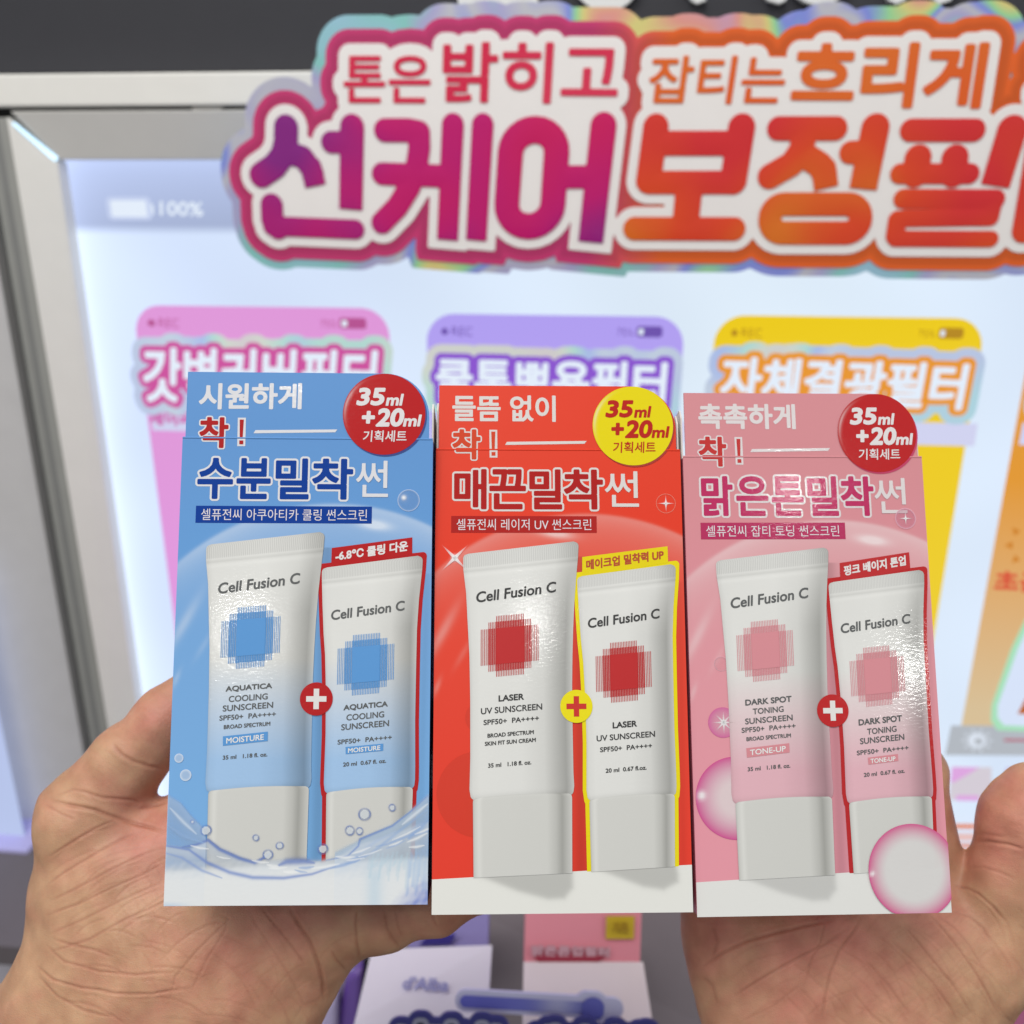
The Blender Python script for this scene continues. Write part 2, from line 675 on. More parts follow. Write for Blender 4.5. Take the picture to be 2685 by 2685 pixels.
for e in r2.color_ramp.elements:
    e.color = (0.45 * e.color[0] + 0.30, 0.45 * e.color[1] + 0.40, 0.40 * e.color[2] + 0.55, 1)
b2.inputs['Emission Strength'].default_value = 0.85
b2.inputs['Base Color'].default_value = (0.1, 0.1, 0.1, 1)
for l in list(b2.inputs['Base Color'].links):
    holo_card.node_tree.links.remove(l)

zcb = pl(2520, 1905, 0.003)[1]
cards = [
    ('pink', 348, 1018, 800, (222, 150, 216), (226, 152, 224), '갓벽커버필터', (378, 914), (988, 922), (378, 1052), (208, 80, 160), (200, 90, 160), '제이의', (392, 1070)),
    ('lilac', 1117, 1796, 822, (176, 158, 240), (190, 170, 245), '쿨톤뽀용필터', (1146, 940), (1748, 954), (1146, 1050), (140, 84, 210), (120, 90, 190), None, (1160, 1090)),
    ('yellow', 1877, 2587, 826, (236, 202, 20), (236, 206, 50), '자체결광필터', (1900, 938), (2540, 958), (1888, 1050), (236, 152, 44), (200, 150, 30), None, (1910, 1096)),
    ('orange', 2712, 3420, 850, (224, 150, 44), (214, 190, 150), '초근접필터', (2735, 960), (3380, 980), (2735, 1080), (230, 120, 50), (205, 110, 40), None, (2735, 1110)),
]
for nm, xa, xb, yt_, ct, cb, title, TLp, TRp, BLp, ring, ink, sub, subp in cards:
    cd, cx0, cx1, czt = grad_card('filter_card', xa, xb, yt_, nm + ' filter card on the lit panel', [ct][0], cb, zcb)
    inkm = emat('ink_' + nm, ink, 0.8)
    ringm = emat('ring_' + nm, ring, 0.95)
    # REC dot and word, battery
    px_rect('record_dot', xa + 40, yt_ + 38, xa + 58, yt_ + 56, 0.0042, inkm, cd, 0.5)
    px_text('record_word', 'REC', (xa + 68, yt_ + 34), (xa + 122, yt_ + 36), (xa + 68, yt_ + 58), 0.0042, inkm, cd)
    px_text('charge_figure', '75%', (xb - 178, yt_ + 38), (xb - 135, yt_ + 40), (xb - 178, yt_ + 58), 0.0042, inkm, cd)
    px_rect('charge_icon', xb - 128, yt_ + 34, xb - 58, yt_ + 62, 0.0042, inkm, cd, 0.3)
    px_rect('charge_level', xb - 122, yt_ + 40, xb - 108, yt_ + 56, 0.0050, glow_white, cd, 0.3)
    it = (title, pl(*TLp, 0.008), pl(*TRp, 0.008), pl(*BLp, 0.008))
    f = text_field([it], 0.0011, 0.024)
    field_mesh('title_backing', f, 0.0125, 0.0062, holo_card, cd)
    field_mesh('title_outline', f, 0.0058, 0.0070, ringm, cd)
    field_mesh('title_lettering', f, 0.0012, 0.0078, glow_white, cd)
    a = pl(xa + 25, subp[1], 0.0045)
    zb_ = pl(xa + 25, subp[1] + 58, 0.0045)[1]
    plane_poly('caption_strip', [(cx0 + 0.004, zb_), (cx1 + 0.006, zb_), (cx1 + 0.006, a[1]), (cx0 + 0.004, a[1])], 0.0045, emat('backlit_strip', (212, 214, 244), 0.95), cd)
    if sub:
        px_text('caption', sub, (392, 1077), (500, 1079), (394, 1113), 0.0055, emat('pink_caption', (212, 120, 190), 0.9), cd, 0.0008)

# things printed on the orange card
oc = [o for o in lb.children if o.name.startswith('filter_card')][3]
px_text('card_word', '초근접', (2612, 1498), (2800, 1505), (2608, 1548), 0.0045, emat('ink_red', (226, 92, 60), 0.9), oc, 0.0009)
a = [pl(x, y, 0.0045) for x, y in ((2600, 1650), (2685, 1500), (2980, 1500), (2980, 1930), (2600, 1930))]
green = emat('mint_glow', (170, 228, 190), 0.95)
def px_poly(name, pts, lift, m, parent):
    P = [pl(x, y, lift) for x, y in pts]
    return plane_poly(name, P, lift, m, parent)


px_poly('phone_outline', [(2652, 1700), (2600, 1850), (2598, 1890), (2615, 1915), (2980, 1930), (2990, 1600), (2700, 1600)][::-1], 0.0046, green, oc)
px_poly('phone_screen', [(2668, 1704), (2616, 1850), (2616, 1882), (2632, 1902), (2980, 1915), (2980, 1620), (2710, 1612)][::-1], 0.0054, emat('backlit_pale', (214, 226, 248), 1.0), oc)
px_poly('phone_picture', [(2690, 1830), (2668, 1872), (2900, 1880), (2900, 1830)][::-1], 0.0062, emat('ink_orange', (236, 130, 50), 0.9), oc)
for k in range(8):
    an = R_(k * 45)
    cx, cy = 2700, 1430
    px_poly('sun_ray', [(cx + 46 * math.cos(an - .22), cy + 46 * math.sin(an - .22)), (cx + 66 * math.cos(an), cy + 66 * math.sin(an)), (cx + 46 * math.cos(an + .22), cy + 46 * math.sin(an + .22))], 0.0046, emat('ink_amber', (214, 132, 30), 0.9), oc)

# grey tool bar, sun icon, swatches and orange price strip at the foot of the panel
tb = px_poly('tool_bar', [(2494, 1902), (3300, 1912), (3290, 1985), (2478, 1980)][::-1], 0.0038, emat('backlit_grey', (186, 192, 200), 0.9), lb)
sun = emat('backlit_icon', (224, 232, 244), 0.95)
for k in range(10):
    an = R_(k * 36)
    cx, cy = 2562, 1942
    px_poly('sun_ray', [(cx + 30 * math.cos(an - .13), cy + 24 * math.sin(an - .13)), (cx + 44 * math.cos(an), cy + 32 * math.sin(an)), (cx + 30 * math.cos(an + .13), cy + 24 * math.sin(an + .13))], 0.0048, sun, tb)
px_poly('sun_disc', [(2562 + 24 * math.cos(R_(-a_)), 1942 + 20 * math.sin(R_(-a_))) for a_ in range(0, 360, 15)], 0.0048, sun, tb)
px_poly('sun_centre', [(2566 + 11 * math.cos(R_(-a_)), 1944 + 9 * math.sin(R_(-a_))) for a_ in range(0, 360, 20)], 0.0056, emat('backlit_grey', (186, 192, 200)), tb)
px_poly('slider_line', [(2632, 1937), (2900, 1940), (2900, 1947), (2632, 1944)][::-1], 0.0048, emat('rose_line', (190, 110, 130), 0.9), tb)
sw = px_poly('skin_swatch', [(2496, 2010), (2600, 2012), (2600, 2098), (2488, 2098)][::-1], 0.0038, emat('swatch_beige', (216, 208, 218), 0.95), lb)
px_poly('swatch_tint', [(2496, 2011), (2570, 2012), (2500, 2052), (2492, 2050)][::-1], 0.0046, emat('swatch_pink', (226, 170, 228), 0.95), sw)
px_poly('swatch_caption', [(2508, 2085), (2566, 2086), (2566, 2100), (2506, 2099)][::-1], 0.0046, emat('swatch_pink', (226, 170, 228)), sw)
sw = px_poly('skin_swatch', [(2636, 2012), (2760, 2014), (2756, 2100), (2632, 2098)][::-1], 0.0038, emat('swatch_lilac', (204, 200, 240), 0.95), lb)
for ya, yb, mm in ((2160, 2172, 'a'), (2184, 2204, 'b'), (2212, 2222, 'a')):
    px_poly('price_strip', [(2440, ya), (2900, ya + 4), (2900, yb + 4), (2440, yb)][::-1], 0.006, emat('strip_orange' if mm == 'a' else 'strip_peach', (238, 140, 96) if mm == 'a' else (240, 200, 196), 0.9), lb)
V, F = box_vf(ITL[0] - 0.03, 1.2, -0.05, 0.05, zb - 0.03, zb)
bevel(link_mesh('bottom_rail', V, F, WHITE_METAL, lb), 0.001)

# ---- left column beside the light box
cab = empty('side_column', PM)
tag(cab, 'grey metal column with upright ribs at the left of the light box', 'column')


def upright(name, top, bot, lift, m, depth=0.05):
    """a vertical post face between two lines of the photograph at height z"""
    a0, b0 = pl(top[0], top[2], lift)[0], pl(top[1], top[2], lift)[0]
    a1, b1 = pl(bot[0], bot[2], lift)[0], pl(bot[1], bot[2], lift)[0]
    a, b = (a0 + a1) / 2, (b0 + b1) / 2
    V, F = box_vf(a, b, -lift, -lift + depth, -1.2, OTL[1] - 0.004)
    return bevel(link_mesh(name, V, F, m, cab), 0.0012)


xo = OTL[0]
RIBG = mat('rib_grey', (172, 172, 167), 0.5, 0.8, noise=0.05)
RECESS_SHADE = mat('recess_shade_grey', (120, 122, 120), 0.7, 0.8, noise=0.08)  # darker grey: shadow line of the recess put into the colour
COLF = mat('column_paint', (206, 204, 204), 0.5, 1.0, noise=0.05)
for (dx0, dx1, lift, mm, nm) in (
        (-0.0085, -0.0005, 0.026, RIBG, 'rib'), (-0.016, -0.0095, 0.022, GREY_METAL, 'rib'),
        (-0.024, -0.017, 0.018, RIBG, 'rib'), (-0.040, -0.025, -0.004, RECESS_SHADE, 'recess'),
        (-0.16, -0.041, 0.006, COLF, 'column_face')):
    V, F = box_vf(xo + dx0, xo + dx1, -lift, 0.1, -1.4, OTL[1] - 0.004)
    bevel(link_mesh(nm, V, F, mm, cab), 0.001)

# neighbouring lit case at the lower left
nl = empty('lit_case', PM)
tag(nl, 'white lit display case at the lower left edge, glowing above a lilac shelf', 'display case')
px_poly('lit_face', [(-400, 1500), (-82, 1500), (0, 1885), (68, 2205), (-400, 2200)][::-1], 0.03, emat('case_glow', (186, 200, 238), 0.95), nl)
px_poly('case_edge', [(-400, 2204), (70, 2207), (72, 2226), (-400, 2222)][::-1], 0.032, emat('case_edge_glow', (214, 226, 250), 0.95), nl)
lil = mat('lilac_packaging', (186, 182, 234), 0.4, 1.1, noise=0.12)
V, F = box_vf(pl(-300, 2300, .05)[0], pl(86, 2300, .05)[0], -0.05, 0.05, pl(0, 2480, .05)[1], pl(0, 2226, .05)[1])
so = link_mesh('lilac_carton', V, F, lil, None, PM)
tag(so, 'blurred lilac carton under the lit case at the left edge', 'box')
bevel(so, 0.002)
for k, (ya, yb, cc) in enumerate(((2296, 2310, (196, 196, 230)), (2325, 2370, (126, 124, 186)), (2400, 2416, (150, 140, 190)), (2440, 2470, (110, 112, 178)))):
    oo = px_poly('printed_band', [(-300, ya), (84, ya + 3), (84, yb + 3), (-300, yb)][::-1], 0.0512, mat('band_%d' % k, cc, 0.5, 0.8), so)
V, F = box_vf(pl(-300, 2500, .05)[0], pl(120, 2500, .05)[0], -0.06, 0.1, pl(0, 2600, .06)[1], pl(0, 2482, .06)[1])
so = link_mesh('shelf_riser', V, F, mat('grey_riser', (214, 210, 220), 0.6, 1.1, noise=0.05), None, PM)
tag(so, 'grey shelf riser below the lilac carton at the lower left', 'shelf')

# ================================================================== banner sign
BL_ = 0.075     # in front of the panel


def cA(x, y):    # crop of the left half
    return pl(560 + 0.5694 * x, 0.5694 * y, BL_)


def cB(x, y):    # crop of the right half
    return pl(1585 + 0.5694 * x, 0.5694 * y, BL_)


mpp = (pl(1500, 400, BL_)[0] - pl(1400, 400, BL_)[0]) / 100 * 0.5694      # metres per crop unit
big = []


def S(f, r, *pts, flat=False):
    big.append(([tuple(f(*p)) for p in pts], (-1 if flat else 1) * r * mpp))


def put(fld, s_, r):
    if r < 0:
        fld.add_flat(s_[0], s_[1], -r)
    else:
        fld.add_stroke(s_, r)


def arc(cx, cy, rx, ry, a0, a1, n=14, sl=0.0):
    return [(cx + rx * math.cos(R_(a0 + (a1 - a0) * k / n)) - sl * ry * math.sin(R_(a0 + (a1 - a0) * k / n)),
             cy + ry * math.sin(R_(a0 + (a1 - a0) * k / n))) for k in range(n + 1)]


def rr_path(cx, cy, hw, hh, r, sl=0.0):
    P = rrect(cx - hw, cy - hh, cx + hw, cy + hh, r, 6)
    P = [(x - sl * (y - cy), y) for x, y in P]
    return P + [P[0]]


# seon
S(cA, 53, (338, 588), (336, 660), (322, 715), (285, 765), (224, 806))
S(cA, 47, (340, 700), (415, 725), (452, 775), (462, 800))
S(cA, 47, (452, 770), (472, 852), flat=True)
S(cA, 44, (545, 655), (630, 655))
S(cA, 52, (641, 585), (635, 960), flat=True)
S(cA, 50, (272, 945), (274, 1010), (300, 1048))
S(cA, 41, (274, 1040), (655, 1056))
# ke
S(cA, 47, (792, 600), (900, 600), (948, 610), (950, 680), (935, 780), (905, 860), (850, 950), (778, 1025))
S(cA, 46, (780, 800), (1090, 812))
S(cA, 46, (1104, 575), (1079, 1100), flat=True)
S(cA, 45, (1241, 575), (1211, 1102), flat=True)
# eo
S(cA, 54, *rr_path(1466, 820, 106, 222, 104, 0.07))
S(cA, 46, (1640, 815), (1760, 815))
S(cA, 54, (1796, 580), (1737, 1110), flat=True)
# bo
S(cB, 52, (236, 585), (202, 832))
S(cB, 55, (630, 588), (592, 832))
S(cB, 48, (240, 660), (610, 660))
S(cB, 46, (205, 840), (590, 840))
S(cB, 56, (388, 870), (375, 1000))
S(cB, 48, (138, 1052), (594, 1054))
# jeong
S(cB, 46, (800, 592), (1062, 592))
S(cB, 50, (918, 610), (905, 690), (860, 755), (760, 812))
S(cB, 49, (935, 725), (990, 760), (1012, 805))
S(cB, 49, (1008, 780), (1018, 862), flat=True)
S(cB, 44, (1130, 702), (1210, 702))
S(cB, 56, (1244, 590), (1188, 866), flat=True)
S(cB, 47, *rr_path(968, 1006, 208, 66, 62, 0.05))
# pil
S(cB, 43, (1408, 600), (1698, 600))
S(cB, 53, (1440, 728), (1428, 800))
S(cB, 53, (1610, 728), (1604, 800))
S(cB, 39, (1358, 800), (1676, 800))
S(cB, 58, (1872, 600), (1795, 852), flat=True)
S(cB, 38, (1372, 915), (1794, 917))
S(cB, 33, (1790, 920), (1772, 1000), (1380, 1005))
S(cB, 36, (1345, 1012), (1334, 1085))
S(cB, 31, (1338, 1098), (1772, 1100))
# teo
S(cB, 50, (2010, 600), (1930, 1060))
S(cB, 44, (2010, 600), (2270, 600))
S(cB, 42, (1960, 830), (2220, 830))
S(cB, 46, (1930, 1060), (2240, 1050))
S(cB, 44, (2270, 820), (2360, 820))
S(cB, 56, (2420, 590), (2345, 1110), flat=True)

small = [('톤은', cA(607, 262), cA(1002, 262), cA(605, 470), 'L'), ('밝히고', cA(1066, 200), cA(1872, 205), cA(1060, 466), 'L'),
         ('잡티는', cB(222, 262), cB(845, 262), cB(196, 474), 'R'), ('흐리게', cB(888, 206), cB(1760, 208), cB(862, 484), 'R'),
         ('피부', cB(2010, 250), cB(2500, 240), cB(1960, 500), 'R')]

xs = [p[0] for s_, r in big for p in s_]
ys = [p[1] for s_, r in big for p in s_]
bx0, bx1, bz0, bz1 = min(xs) - 0.03, max(xs) + 0.03, min(ys) - 0.03, max(p[1][1] for p in small) + 0.01
ban = empty('banner_sign', PM)
tag(ban, 'die cut holographic banner sign with puffy magenta and orange Korean letters above the cards', 'sign')
FB = Field(bx0, bz0, bx1, bz1, 0.0011, 0.05)
for s_, r in big:
    put(FB, s_, r)
FS = {}
for body, TL, TR, BLq, side in small:
    f = text_field([(body, TL, TR, BLq)], 0.0008, 0.006)
    FS[body] = f
    sg = glyph_segs(body, TL, TR, BLq)
    for a_, b_, c_, d_ in sg:
        i0, i1, j0, j1, d = FB.dist(a_, b_, c_, d_, FB.pad)
        if d.size:
            np.minimum(FB.D[j0:j1, i0:i1], d - 0.001, out=FB.D[j0:j1, i0:i1])
split = pl(1650, 300, BL_)[0]


def fill_holes(F_, level):
    """outer layers are solid inside: flood the outside, the rest is inside"""
    D = F_.D
    out = np.zeros(D.shape, bool)
    free = D > level
    out[0, :] = free[0, :]
    out[-1, :] = free[-1, :]
    out[:, 0] = free[:, 0]
    out[:, -1] = free[:, -1]
    while True:
        n = out.copy()
        n[1:] |= out[:-1]
        n[:-1] |= out[1:]
        n[:, 1:] |= out[:, :-1]
        n[:, :-1] |= out[:, 1:]
        n &= free
        for _ in range(12):
            q = n.copy()
            q[1:] |= n[:-1]
            q[:-1] |= n[1:]
            q[:, 1:] |= n[:, :-1]
            q[:, :-1] |= n[:, 1:]
            n = q & free
        if (n == out).all():
            break
        out = n
    G = Field.__new__(Field)
    G.__dict__.update(F_.__dict__)
    G.D = np.where(~out & free, level - 2 * F_.cell, D)
    return G


L_WHITE, L_BAND, L_RIM = 0.0068, 0.0154, 0.0212


def band_color(V):
    t = np.clip((V[:, 0] - split) / 0.05 + 0.5, 0, 1)[:, None]
    c = linA([[206, 60, 118]]) * (1 - t) + linA([[236, 104, 40]]) * t
    # darker crimson core, paler rim as printed
    i = np.clip(((V[:, 0] - FB.x0) / FB.cell).astype(int), 0, FB.nx - 1)
    j = np.clip(((V[:, 1] - FB.y0) / FB.cell).astype(int), 0, FB.ny - 1)
    d = np.clip((FB.D[j, i] - L_WHITE) / (L_BAND - L_WHITE), 0, 1)[:, None]
    c = c * (0.72 + 0.5 * np.abs(d - 0.35))
    return np.concatenate([c, np.ones((len(V), 1))], 1)


band_m = mat('banner_band_print', (200, 80, 90), 0.5, attr='Col', coat=0.1, spec=0.3)
white_m = mat('banner_white_print', (240, 236, 233), 0.5, 1.02, coat=0.1, noise=0.02)
RF = Field.__new__(Field)
RF.__dict__.update(FB.__dict__)
up = int(round(0.0018 / FB.cell))
sh = np.full_like(FB.D, FB.pad)
sh[up:] = FB.D[:-up]
RF.D = np.minimum(FB.D, sh)
rim_edge = fill_holes(RF, L_RIM)
field_mesh('backing_plate', rim_edge, L_RIM, BL_, holo_m, ban, thick=0.003)
G = fill_holes(FB, L_BAND)
field_mesh('coloured_band', G, L_BAND, BL_ + 0.0006, band_m, ban, colorfn=band_color)
G = fill_holes(FB, L_WHITE)
field_mesh('white_field', G, L_WHITE, BL_ + 0.0012, white_m, ban)


def gradient_ink(name, c1, c2, c3, scale=9.0):
    m, nt, b = nodes(name)
    tc = nt.nodes.new('ShaderNodeTexCoord')
    n = nt.nodes.new('ShaderNodeTexNoise')
    n.inputs['Scale'].default_value = scale
    n.inputs['Detail'].default_value = 1.5
    r = nt.nodes.new('ShaderNodeValToRGB')
    r.color_ramp.elements[0].position = 0.33
    r.color_ramp.elements[0].color = (*lin(c1), 1)
    r.color_ramp.elements[1].position = 0.68
    r.color_ramp.elements[1].color = (*lin(c3), 1)
    e = r.color_ramp.elements.new(0.5)
    e.color = (*lin(c2), 1)
    nt.links.new(tc.outputs['Object'], n.inputs['Vector'])
    nt.links.new(n.outputs[0], r.inputs[0])
    nt.links.new(r.outputs[0], b.inputs['Base Color'])
    b.inputs['Roughness'].default_value = 0.45
    b.inputs['Specular IOR Level'].default_value = 0.3
    b.inputs['Coat Weight'].default_value = 0.3
    return m


mag = gradient_ink('magenta_letter_ink', (136, 32, 130), (196, 16, 112), (208, 18, 96))
orr = gradient_ink('orange_letter_ink', (226, 128, 30), (226, 72, 34), (216, 46, 50))
mag2 = gradient_ink('rose_letter_ink', (216, 34, 74), (218, 40, 78), (224, 58, 90))
orr2 = gradient_ink('amber_letter_ink', (222, 140, 42), (228, 118, 40), (230, 98, 34))
# each syllable of the big row is a letter of its own, slightly domed
groups = [(0, 7, mag), (7, 11, mag), (11, 14, mag), (14, 20, orr), (20, 27, orr), (27, 36, orr), (36, 42, orr)]
for a, b_, m_ in groups:
    sub = big[a:b_]
    xs = [p[0] for s_, r in sub for p in s_]
    zs = [p[1] for s_, r in sub for p in s_]
    f = Field(min(xs) - 0.02, min(zs) - 0.02, max(xs) + 0.02, max(zs) + 0.02, 0.0009, 0.004)
    for s_, r in sub:
        put(f, s_, r)
    V, F = f.shape(0.0007, merge=False)
    i = np.clip(np.round((V[:, 0] - f.x0) / f.cell).astype(int), 0, f.nx - 1)
    j = np.clip(np.round((V[:, 1] - f.y0) / f.cell).astype(int), 0, f.ny - 1)
    d = np.clip(0.001 - f.D[j, i], 0, 0.012)
    h = 0.00035 * np.sqrt(np.clip(1 - (1 - np.clip(d / 0.011, 0, 1)) ** 2, 0, 1))
    V3 = np.stack([V[:, 0], -(BL_ + 0.0018 + h), V[:, 1]], 1)
    link_mesh('letter', V3, F, m_, ban, smooth=True)
for body, TL, TR, BLq, side in small:
    field_mesh('small_lettering', FS[body], 0.0006 if body in ('톤은', '잡티는') else (0.0009 if body == '밝히고' else 0.0015), BL_ + 0.0018, mag2 if side == 'L' else orr2, ban)

# ================================================================== goods at the foot of the display
def W(px, py, dist):
    """point of the photograph at camera depth `dist` (metres along the view axis)"""
    x, y = (px - CPX) / FPX * dist, (py - CPX) / FPX * dist
    return CAM + np.array([x, dist * math.cos(PITCH) - y * math.sin(PITCH), -dist * math.sin(PITCH) - y * math.cos(PITCH)])


def card_solid(name, pxs, dists, thick, m, parent=None, M=None):
    P = np.array([W(x, y, d) for (x, y), d in zip(pxs, dists)])
    n = np.cross(P[1] - P[0], P[2] - P[0])
    n /= np.linalg.norm(n)
    if n[1] < 0:
        n = -n
    o0 = P.mean(0)
    k = len(P)
    V = np.concatenate([P - o0, P - o0 + n * thick])
    F = [list(range(k)), list(range(k, 2 * k))[::-1]] + [[i, i + k, (i + 1) % k + k, (i + 1) % k] for i in range(k)]
    o = link_mesh(name, V, F, m, None)
    o.location = o0
    if parent:
        o.parent = parent
        o.matrix_parent_inverse = parent.matrix_world.inverted()
    return o


bpy.context.view_layer.update()
PALE = mat('pale_lilac_card', (226, 220, 236), 0.45, 1.05, noise=0.02)
PALEP = mat('pale_rose_card', (232, 220, 224), 0.45, 1.05, noise=0.02)
# shelf surface under them
V, F = box_vf(-0.5, 0.9, -0.16, 0.1, -0.62, -0.60)
so = link_mesh('display_shelf', V, F, mat('shelf_grey', (120, 112, 116), 0.6, 0.8, noise=0.05), None, PM)
tag(so, 'grey shelf under the tester stands below the boxes', 'shelf')
so = card_solid('rear_board', [(880, 2200), (2260, 2200), (2260, 2900), (880, 2900)], [.66, .64, .62, .62], 0.01, mat('mauve_backboard', (150, 140, 146), 0.7, 0.8, noise=0.06))
tag(so, 'mauve grey back board behind the small display cartons', 'panel')

D0 = 0.56
st = card_solid('tester_stand', [(975, 2490), (1290, 2478), (1276, 2700), (1270, 2800), (895, 2800), (930, 2680)], [D0, D0, D0 - .03, D0 - .04, D0 - .04, D0 - .03], 0.004, PALE)
tag(st, 'pale lilac tester stand with blue lettering below the blue box', 'display stand')
bpy.context.view_layer.update()


def text_on(parent, name, body, pxs, d, m, off=0.0, cell=0.0006):
    """lettering lying just before a card: TL, TR, BL in photo pixels at depth d"""
    P = [W(x, y, dd) for (x, y), dd in zip(pxs, d)]
    ex = (P[1] - P[0]); lx = np.linalg.norm(ex); ex /= lx
    ez = (P[0] - P[2]); n = np.cross(ex, ez); n /= np.linalg.norm(n)
    ez2 = np.cross(n, ex)
    BLq = np.array([(P[2] - P[0]) @ ex, (P[2] - P[0]) @ ez2])
    f = text_field([(body, (0, 0), (lx, 0), tuple(BLq))], cell, off + 0.002)
    V, F = f.shape(off)
    V3 = P[0] + V[:, :1] * ex + V[:, 1:2] * ez2
    o = link_mesh(name, V3, F, m, None)
    if parent:
        o.parent = parent
        o.matrix_parent_inverse = parent.matrix_world.inverted()
    return o


text_on(st, 'stand_lettering', "d'Alba", [(1062, 2560), (1180, 2566), (1054, 2592)], [D0 - .0155, D0 - .0155, D0 - .0200], mat('periwinkle_ink', (150, 148, 206), 0.5, 0.9), 0.0003, 0.0004)
so = card_solid('violet_carton', [(1090, 2380), (1282, 2380), (1280, 2480), (1070, 2486)], [D0 + .03, D0 + .03, D0 + .02, D0 + .02], 0.03, mat('violet_carton_print', (150, 140, 206), 0.45, 0.8, noise=0.05))
tag(so, 'violet carton standing behind the pale lilac tester stand', 'box')
bpy.context.view_layer.update()
card_solid('dark_band', [(1120, 2456), (1196, 2450), (1180, 2476), (1100, 2478)], [D0 + .0175] * 4, 0.001, mat('indigo_print', (72, 62, 160), 0.5, 0.8), so)
so = card_solid('gap_sheet', [(952, 2520), (992, 2510), (960, 2600), (915, 2600)], [D0 + .05] * 4, 0.02, mat('gap_black', (22, 20, 28), 0.5, noise=0.1))  # dark sheet added where there is only a black gap
tag(so, 'black sheet in place of the dark gap between the hand and the tester stand', 'gap')
for k, (pts, cc, lb_) in enumerate((
        ([(905, 2560), (950, 2540), (930, 2800), (860, 2800)], (118, 84, 176), 'deep violet bottle beside the left palm'),
        ([(850, 2640), (885, 2600), (880, 2800), (800, 2800)], (196, 186, 226), 'translucent lilac bottle beside the left palm'))):
    so = card_solid('violet_bottle', pts, [.60 - .01 * k] * 4, 0.02, mat('violet_%d' % k, cc, 0.25, 0.85, coat=0.5, noise=0.15))
    bevel(so, 0.004, 3)
    tag(so, lb_, 'bottle')

st2 = card_solid('tester_stand', [(1373, 2522), (1686, 2522), (1712, 2685), (1725, 2800), (1366, 2800), (1370, 2685)], [D0, D0, D0 - .03, D0 - .04, D0 - .04, D0 - .03], 0.004, PALEP)
tag(st2, 'pale rose tester stand carrying the pink carton', 'display stand')
pc = card_solid('pink_carton', [(1378, 2390), (1682, 2390), (1678, 2522), (1374, 2522)], [D0 + .012, D0 + .012, D0 + .002, D0 + .002], 0.03, mat('pink_carton_print', (224, 140, 154), 0.45, 1.1, noise=0.03))
tag(pc, 'small pink carton with yellow badge on the rose stand', 'box')
bpy.context.view_layer.update()
card_solid('yellow_badge', [(1590, 2402), (1664, 2402), (1662, 2462), (1588, 2462)], [D0 + .0085] * 2 + [D0 + .0045] * 2, 0.001, mat('yellow_badge_print', (216, 186, 40), 0.4, 0.9), pc)
card_solid('lettering_shadow', [(1392, 2488), (1600, 2488), (1572, 2523), (1410, 2523)], [D0 + .0025] * 2 + [D0 - .0002] * 2, 0.001, mat('crimson_shadow', (170, 44, 70), 0.45, 0.9), pc)  # dark red shadow of the lettering, laid on as colour
text_on(pc, 'carton_lettering', '밝은톤업필터', [(1396, 2478), (1598, 2484), (1394, 2504)], [D0 + .001] * 3, mat('rose_ink', (216, 170, 180), 0.5), 0.0004)
text_on(pc, 'badge_lettering', '기획', [(1606, 2418), (1646, 2418), (1604, 2446)], [D0 + .003] * 3, mat('ochre_ink', (176, 140, 30), 0.5), 0.0003)

# blue slider sign
D1 = 0.50
sl = Field(-0.06, -0.02, 0.06, 0.02, 0.0005, 0.006)
P0, P1 = W(1222, 2624, D1), W(1606, 2646, D1)
ex = (P1 - P0); LL = np.linalg.norm(ex); ex /= LL
n_ = np.array([0, math.cos(PITCH), -math.sin(PITCH)]); ez = np.cross(ex, n_); ez /= np.linalg.norm(ez); n_ = np.cross(ez, ex)
SM = Matrix(((ex[0], n_[0], ez[0], P0[0]), (ex[1], n_[1], ez[1], P0[1]), (ex[2], n_[2], ez[2], P0[2]), (0, 0, 0, 1)))
ss = empty('slider_sign', SM)
tag(ss, 'die cut blue slider bar sign with round knob standing before the testers', 'sign')
f = Field(0, 0, LL, 0.001, 0.0006, 0.006)
f.add_stroke([(0, 0), (LL, 0)], 0.0032)
f.add_stroke([(LL * 0.865 - .002, 0), (LL * 0.865, 0)], 0.0062)
field_mesh('slider_backing', f, 0.0026, 0.0, mat('pale_blue_print', (206, 208, 246), 0.4, 1.1), ss, thick=0.002)
f2 = Field(0, 0, LL, 0.001, 0.0006, 0.004)
f2.add_stroke([(0, 0), (LL * 0.86, 0)], 0.0032)


def slc(V):
    t = np.clip(V[:, 0] / LL, 0, 1)[:, None]
    k = np.exp(-((t - .62) / .12) ** 2)
    c = linA([[112, 116, 216]]) * (1 - t) + linA([[128, 136, 214]]) * t
    c = c * (1 - k * .8) + linA([[205, 210, 244]]) * k * .8  # pale highlight painted into the bar colour
    return np.concatenate([c, np.ones((len(V), 1))], 1)


field_mesh('slider_fill', f2, 0.0, 0.0006, mat('slider_highlight_print', (90, 90, 190), 0.4, attr='Col'), ss, colorfn=slc)
f3 = Field(LL * 0.86, 0, LL * 0.87, 0.001, 0.0006, 0.004)
f3.add_stroke([(LL * 0.865, 0), (LL * 0.8655, 0)], 0.0062)
field_mesh('slider_knob', f3, 0.0, 0.0012, mat('knob_print', (112, 116, 208), 0.4, 0.95), ss)
